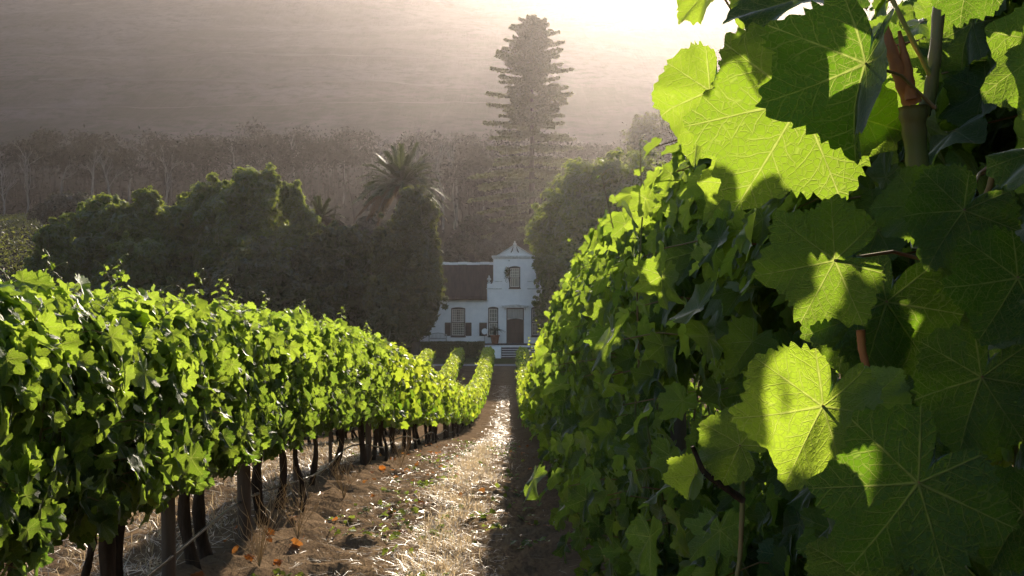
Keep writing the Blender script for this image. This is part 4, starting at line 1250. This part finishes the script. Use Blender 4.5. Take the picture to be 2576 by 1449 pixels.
def limbs_mesh(base, lobes, r0, seed, mats):
    rng = np.random.default_rng(seed)
    mb = MB()
    top = np.array([base[0], base[1], base[2]]) + (np.mean([np.array(c) for c, _ in lobes], 0) - np.array(base)) * 0.45
    t = np.linspace(0, 1, 7)[:, None]
    b = np.array(base, float) - np.array([0, 0, 0.4])
    mb.tube(b + (top - b) * t + np.sin(t * 5) * 0.12, np.linspace(r0 * 1.25, r0 * 0.7, 7), 10, 0, True, 0.15, rng)
    for c, r in lobes:
        e = np.array(c, float) + np.array([0, 0, r[2] * 0.4])
        mid = (top + e) / 2 + rng.normal(0, 0.3, 3)
        mb.tube([top - np.array([0, 0, 0.3]), mid, e], [r0 * 0.55, r0 * 0.36, r0 * 0.12], 7, 0, False)
        for k in range(4):
            v = rng.normal(0, 1, 3); v[2] = abs(v[2]); v /= np.linalg.norm(v)
            mb.tube([mid, mid + v * np.array(r) * 0.5, mid + v * np.array(r) * 0.85], [r0 * 0.2, r0 * 0.1, r0 * 0.04], 5, 0, False)
    return mb.mesh('trunk', mats)

def broad_tree(name, label, d, lobes_px, n, leaf, seed, mkey, r0=0.3, group=None, depth=0.9, cat='tree', base_px=None, cr=0.24):
    """lobes_px: (px, py, rx, rz) in frame pixels at depth d, optional 5th = depth offset in metres"""
    s = d / FPX
    L = []
    for lb in lobes_px:
        off = lb[4] if len(lb) > 4 else 0.0
        c = P(lb[0], lb[1], d); c[1] += off
        L.append((c, (lb[2] * s, lb[2] * s * depth, lb[3] * s)))
    bx = P(base_px if base_px else lobes_px[0][0], 900, d)[0]
    base = np.array((bx, d, float(gz(bx, d))))
    o = empty(name, base, label, cat, group)
    L = [(c - base, r) for c, r in L]
    link('trunk', limbs_mesh((0, 0, 0), L, r0, seed + 500, M['tree_bark']), o)
    link('crown', crown_mesh(L, n, leaf, seed, M[mkey], cr=cr), o)
    return o

GT = 'trees behind the vineyard'
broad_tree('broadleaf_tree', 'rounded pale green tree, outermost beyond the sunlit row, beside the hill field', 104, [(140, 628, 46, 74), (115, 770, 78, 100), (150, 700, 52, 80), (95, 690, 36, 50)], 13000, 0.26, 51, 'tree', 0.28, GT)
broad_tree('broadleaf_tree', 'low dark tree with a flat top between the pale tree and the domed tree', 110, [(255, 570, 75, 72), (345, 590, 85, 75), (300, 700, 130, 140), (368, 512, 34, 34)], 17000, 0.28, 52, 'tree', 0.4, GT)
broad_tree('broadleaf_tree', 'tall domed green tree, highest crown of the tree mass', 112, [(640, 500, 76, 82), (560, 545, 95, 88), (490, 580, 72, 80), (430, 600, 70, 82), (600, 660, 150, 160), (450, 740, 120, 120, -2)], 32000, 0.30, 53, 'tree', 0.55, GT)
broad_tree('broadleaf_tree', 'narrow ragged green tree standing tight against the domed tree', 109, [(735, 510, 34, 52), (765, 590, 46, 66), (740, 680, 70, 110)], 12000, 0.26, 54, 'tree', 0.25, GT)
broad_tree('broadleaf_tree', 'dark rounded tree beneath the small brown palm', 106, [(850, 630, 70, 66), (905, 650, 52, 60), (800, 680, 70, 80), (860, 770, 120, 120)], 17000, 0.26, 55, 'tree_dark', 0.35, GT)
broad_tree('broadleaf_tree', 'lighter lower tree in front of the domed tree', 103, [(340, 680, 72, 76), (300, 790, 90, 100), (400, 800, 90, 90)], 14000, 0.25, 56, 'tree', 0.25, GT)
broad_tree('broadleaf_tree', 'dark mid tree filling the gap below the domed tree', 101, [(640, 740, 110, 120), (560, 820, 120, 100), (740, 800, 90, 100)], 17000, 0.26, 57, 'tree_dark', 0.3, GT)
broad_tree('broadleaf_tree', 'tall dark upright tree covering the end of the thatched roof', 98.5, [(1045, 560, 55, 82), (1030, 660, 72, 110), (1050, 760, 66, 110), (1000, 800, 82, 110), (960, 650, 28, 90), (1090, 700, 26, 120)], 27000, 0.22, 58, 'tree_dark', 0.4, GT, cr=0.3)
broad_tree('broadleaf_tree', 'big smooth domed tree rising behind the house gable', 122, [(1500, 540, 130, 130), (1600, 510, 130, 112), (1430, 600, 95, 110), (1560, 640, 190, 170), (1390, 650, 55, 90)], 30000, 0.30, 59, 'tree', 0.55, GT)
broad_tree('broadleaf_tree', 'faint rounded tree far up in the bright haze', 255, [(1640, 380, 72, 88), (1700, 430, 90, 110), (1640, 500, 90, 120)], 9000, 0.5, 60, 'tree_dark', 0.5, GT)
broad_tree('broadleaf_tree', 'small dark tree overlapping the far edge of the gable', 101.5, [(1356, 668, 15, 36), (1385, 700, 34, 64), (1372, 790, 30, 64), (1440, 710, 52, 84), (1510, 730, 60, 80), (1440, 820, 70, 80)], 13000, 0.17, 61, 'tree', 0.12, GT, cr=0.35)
broad_tree('broadleaf_tree', 'dark tree at the foot of the hill field', 112, [(40, 745, 50, 66), (20, 800, 60, 80), (70, 790, 50, 80)], 9000, 0.26, 62, 'tree_dark', 0.25, GT)

# bushes on the rise behind the house
GSB = 'bushes on the rise behind the house'
for k, (x, y, rx, rz, d, lab) in enumerate(((1165, 612, 34, 20, 205, 'hazy rounded bush in the gap between the palm and the conifer'), (1240, 628, 34, 22, 190, 'hazy bush over the white roof ridge'),
                                      (1120, 652, 40, 24, 175, 'low bush just behind the thatched roof'), (1195, 560, 30, 17, 225, 'upper bush on the rise beside the conifer'), (175, 522, 72, 34, 200, 'dark rounded bush below the pale bare trees'),
                                      (1275, 590, 26, 18, 210, 'small bush at the conifer foot'), (935, 575, 36, 26, 185, 'bush under the tall palm crown'))):
    broad_tree('bush', lab, d, [(x, y, rx, rz), (x + rx * .6, y + rz * .4, rx * .7, rz * .8), (x - rx * .5, y + rz * .6, rx * .8, rz * .8)], 4200, 0.42, 70 + k, 'scrub', 0.12, GSB, cat='bush')

# Norfolk pine
def conifer():
    d = 245.0
    s = d / FPX
    K = d / 150.0
    bx = P(1338, 700, d)[0]
    bz = float(gz(bx, d)); top = P(1338, 42, d)[2]
    H = top - bz
    o = empty('norfolk_pine', (bx, d, bz), 'very tall tiered conifer fading into the haze above the gable', 'tree', GT)
    mb = MB()
    t = np.linspace(0, 1, 12)
    mb.tube(np.stack([0 * t, 0 * t, t * H - 0.4], 1), 0.7 * (1 - t) + 0.05, 10)
    rng = np.random.default_rng(81)
    lf = MB()
    env = [(0.0, 0.3), (0.04, 2.4), (0.10, 3.3), (0.16, 3.9), (0.25, 4.5), (0.42, 5.4), (0.52, 6.1), (0.63, 6.9), (0.75, 7.4), (0.9, 6.8), (1.0, 5.5)]
    z = H - 0.25
    while z > 3.0:
        f = 1 - z / H
        Rr = K * np.interp(f, [e[0] for e in env], [e[1] for e in env])
        gap = K * (0.50 + 0.85 * min(f * 2.0, 1))
        nb = 7
        a0 = rng.random() * 6
        for k in range(nb):
            a = a0 + 2 * PI * k / nb + rng.normal(0, 0.14)
            L = Rr * rng.choice([rng.uniform(0.55, 0.8), rng.uniform(0.82, 1.16)], p=[0.3, 0.7])
            q = np.linspace(0, 1, 6)
            up = 0.10 * L * (1 - f * 1.4)
            pts = np.stack([L * q * math.cos(a), L * q * math.sin(a), z + up * q + 0.16 * L * q ** 2 * (1 - 2.0 * f) - 0.05 * L * q], 1)
            mb.tube(pts, np.linspace(0.07 * (0.3 + f), 0.015, 6), 4, 0, False)
            m = int(44 + 50 * L)
            u = rng.random(m) ** 0.7
            c = np.stack([np.interp(u, q, pts[:, i]) for i in range(3)], 1)
            wid = (0.16 + 0.20 * L) * np.sin(np.clip(u, .08, 1) * PI * 0.86) + 0.06
            off = rng.uniform(-1, 1, m) * wid
            c += np.stack([-math.sin(a) * off, math.cos(a) * off, rng.normal(0, 0.11, m) - 0.05 * np.abs(off)], 1)
            leaf_cloud(lf, c, 0.36, rng, np.array([0, 0, 1.0]), 0.65)
        z -= gap * rng.uniform(0.85, 1.15)
    mb.build('trunk', M['tree_bark'], o)
    lf.build('crown', M['conifer'], o)
conifer()

def palm(px, py, d, rad, label, seed, nf=104, dry=0.2):
    c = P(px, py, d)
    bz = float(gz(c[0], d))
    o = empty('palm_tree', (c[0], d, bz), label, 'palm', 'feathery palms among the trees')
    rng = np.random.default_rng(seed)
    H = c[2] - bz
    mb = MB(); t = np.linspace(0, 1, 14)
    mb.tube(np.stack([0.1 * np.sin(t * 3), 0 * t, t * H - 0.3], 1), 0.42 + 0.05 * np.sin(t * 40), 12, 0, True, 0.1, rng)
    mb.build('trunk', M['tree_bark'], o)
    fr, dr = MB(), MB()
    for k in range(nf):
        f = (k + 0.5) / nf
        el = math.asin(0.96 - 1.40 * f) + rng.normal(0, 0.06)
        a = k * 2.39996 + rng.normal(0, 0.1)
        L = rad * rng.uniform(0.88, 1.12)
        q = np.linspace(0, 1, 10)
        sag = 0.30 * L * (math.cos(el) + 0.15)
        hr = L * math.cos(el) * q * (1 - 0.08 * q); hz_ = H + L * math.sin(el) * q - sag * q ** 2.6
        pts = np.stack([hr * math.cos(a), hr * math.sin(a), hz_], 1)
        isdry = f > 1 - dry
        B = dr if isdry else fr
        B.tube(pts, np.linspace(0.05, 0.012, 10), 4, 0, False, rnd=0.3)
        side = np.array([-math.sin(a), math.cos(a), 0.0])
        tg = np.gradient(pts, axis=0); tg /= np.linalg.norm(tg, axis=1)[:, None]
        uq = np.linspace(0.08, 1, 44)
        V, F = [], []
        for u in uq:
            p = np.array([np.interp(u, q, pts[:, i]) for i in range(3)])
            g = np.array([np.interp(u, q, tg[:, i]) for i in range(3)])
            ll = 0.66 * (rad / 3.6) * (1 - 0.4 * u ** 3) * min(1, u * 5)
            for s_ in (-1, 1):
                dd = side * s_ * 0.75 + g * 0.75 + np.array([0, 0, 0.22 if not isdry else -0.5]) + rng.normal(0, 0.08, 3)
                dd /= np.linalg.norm(dd)
                w = g * 0.07
                b = len(V)
                V += [p - w, p + w, p + dd * ll - np.array([0, 0, 0.12 * ll])]
                F.append((b, b + 1, b + 2))
        B.add(V, np.array(F), 0, False, rnd=float(np.clip(rng.normal(0.5 + 0.3 * math.sin(el), 0.2), 0, 1)))
    fr.build('crown', M['palm'], o)
    dr.build('dry_fronds', M['palm_dry'], o)
palm(1010, 466, 116, 4.5, 'tall feathery palm standing over the dark upright tree', 91)
palm(806, 552, 113, 2.5, 'smaller palm with reddish brown lower fronds beside the domed tree', 92, 60, 0.5)

# ------------------------------------------------------------------ far wood, bare trees, hill field
def woodland():
    rng = np.random.default_rng(101)
    mb = MB()
    n = 430
    x = rng.uniform(-190, 190, n); y = rng.uniform(270, 345, n)
    z = gz(x, y)
    hgt = rng.uniform(10, 15.5, n) * (1 + 0.25 * fbm(x / 22, y / 22, 3))
    for i in range(n):
        k = 6
        t = np.linspace(0, 1, k)
        lean = rng.normal(0, 0.9, 2)
        mb.tube(np.stack([x[i] + lean[0] * t + 0.2 * np.sin(t * 6), y[i] + lean[1] * t, z[i] + hgt[i] * 0.85 * t], 1), np.linspace(0.22, 0.07, k), 4, 2 if i % 14 == 0 else 1, False)
        m = 150
        q = rng.normal(0, 1, (m, 3)) * np.array([2.3, 2.3, 1.0])
        c = np.array([x[i] + lean[0], y[i] + lean[1], z[i] + hgt[i]])
        leaf_cloud(mb, c + q, 0.55, rng, np.array([0, 0, .5]), 0.9)
        m = 12
        q = rng.normal(0, 1, (m, 3)) * np.array([2.0, 2.0, 3.0])
        leaf_cloud(mb, c - np.array([0, 0, hgt[i] * .55]) + q, 0.5, rng, np.array([0, -.5, .3]), 0.9)
    # undergrowth
    m = 6000
    xx = rng.uniform(-190, 190, m); yy = rng.uniform(250, 350, m)
    leaf_cloud(mb, np.stack([xx, yy, gz(xx, yy) + rng.random(m) ** 2 * 3.5], 1), 0.6, rng, np.array([0, -.4, .6]), 0.8)
    T(mb.build('woodland', [M['wood_leaf'], M['wood_bark'], M['pale_bark']]), 'dark hazy band of thin-trunked woodland under the mountain', 'woodland', None, 'stuff')
woodland()

def bare_tree(px, py_base, py_top, d, seed, label, fork=0.35):
    rng = np.random.default_rng(seed)
    b = P(px, py_base, d)
    bz = min(float(gz(b[0], d)), b[2])
    H = (py_base - py_top) * d / FPX
    o = empty('bare_tree', (b[0], d, bz), label, 'tree', 'bare pale trees at the edge of the wood')
    tr, cr = MB(), MB()
    h0 = b[2] - bz
    def grow(p, dr, L, r, lev, B):
        k = 5
        pts = [p]
        for i in range(k):
            dr = dr + rng.normal(0, 0.11, 3) + np.array([0, 0, 0.07]); dr /= np.linalg.norm(dr)
            pts.append(pts[-1] + dr * L / k)
        B.tube(pts, np.linspace(r, r * 0.5, k + 1), 6 if lev == 0 else 4, 0, False)
        if lev < 3:
            for i in range(3 if lev else 4):
                q = pts[2 + (i % 4)] if lev else pts[2 + i % 4]
                v = dr * 0.8 + rng.normal(0, 0.42, 3) + np.array([0, 0, 0.25]); v /= np.linalg.norm(v)
                grow(q, v, L * rng.uniform(0.5, 0.7), r * 0.5, lev + 1, cr)
    tr.tube([(0, 0, -0.5), (0, 0, h0 + 0.05)], [0.26, 0.24], 6, 0, False)
    grow(np.array([0, 0, h0]), np.array([rng.normal(0, .12), 0, 1.0]), H * 0.62, 0.24, 0, tr)
    tr.build('trunk', M['pale_bark'], o)
    cr.build('branches', M['pale_bark'], o)
for k, (x, yb, yt, d, lab) in enumerate(((70, 560, 385, 262, 'pale forked bare tree above the hill field'), (155, 470, 390, 275, 'slim bare tree right beside the pale forked one'), (232, 480, 385, 268, 'bare tree with low side limbs among the wood edge'),
        (275, 500, 380, 264, 'bare tree with a crooked pale trunk over the low dark tree'), (415, 520, 395, 266, 'straight pale bare trunk just off the domed tree'), (325, 470, 390, 280, 'thin bare tree amid the wood edge'), (8, 560, 420, 262, 'pale bare trunk at the frame edge above the field'),
        (1055, 470, 330, 270, 'pale thin trunk rising behind the tall palm'), (1115, 500, 350, 268, 'pale thin trunk between the palm and the conifer, nearer the palm'), (1150, 480, 345, 276, 'pale thin trunk closest to the conifer'), (955, 480, 370, 272, 'pale thin trunk just outside the palm fronds'), (740, 430, 350, 282, 'faint bare trunk above the ragged narrow tree'), (590, 420, 350, 285, 'faint bare trunk above the domed tree'))):
    bare_tree(x, yb, yt, d, 200 + k, lab)

def hill_field():
    rng = np.random.default_rng(111)
    mb = MB()
    n = 26000
    row = rng.integers(0, 34, n)
    u = rng.random(n)
    x = -135 + row * 2.3 + u * 20; y = 190 + u * 75
    pts = np.stack([x + rng.normal(0, .28, n), y, gz(x, y) + rng.random(n) * 1.3], 1)
    leaf_cloud(mb, pts, 0.34, rng, np.array([0, 0, .6]), 0.7)
    T(mb.build('hillside_vines', M['tree_dark']), 'green vineyard covering the small hill at the frame edge', 'vineyard', None, 'stuff')
hill_field()

# ------------------------------------------------------------------ haze
m, nt, out = mat('haze')
pv = nt.nodes.new('ShaderNodeVolumePrincipled')
pv.inputs['Color'].default_value = (0.95, 0.87, 0.88, 1)
pv.inputs['Density'].default_value = HAZE_DENSITY
pv.inputs['Anisotropy'].default_value = HAZE_G
nt.links.new(pv.outputs[0], out.inputs['Volume'])
mb = MB()
mb.box(-2600, 2600, -80, 2050, -7.5, 500)
T(mb.build('haze', m), 'pale sunlit haze hanging in the air', 'haze', None, 'stuff')
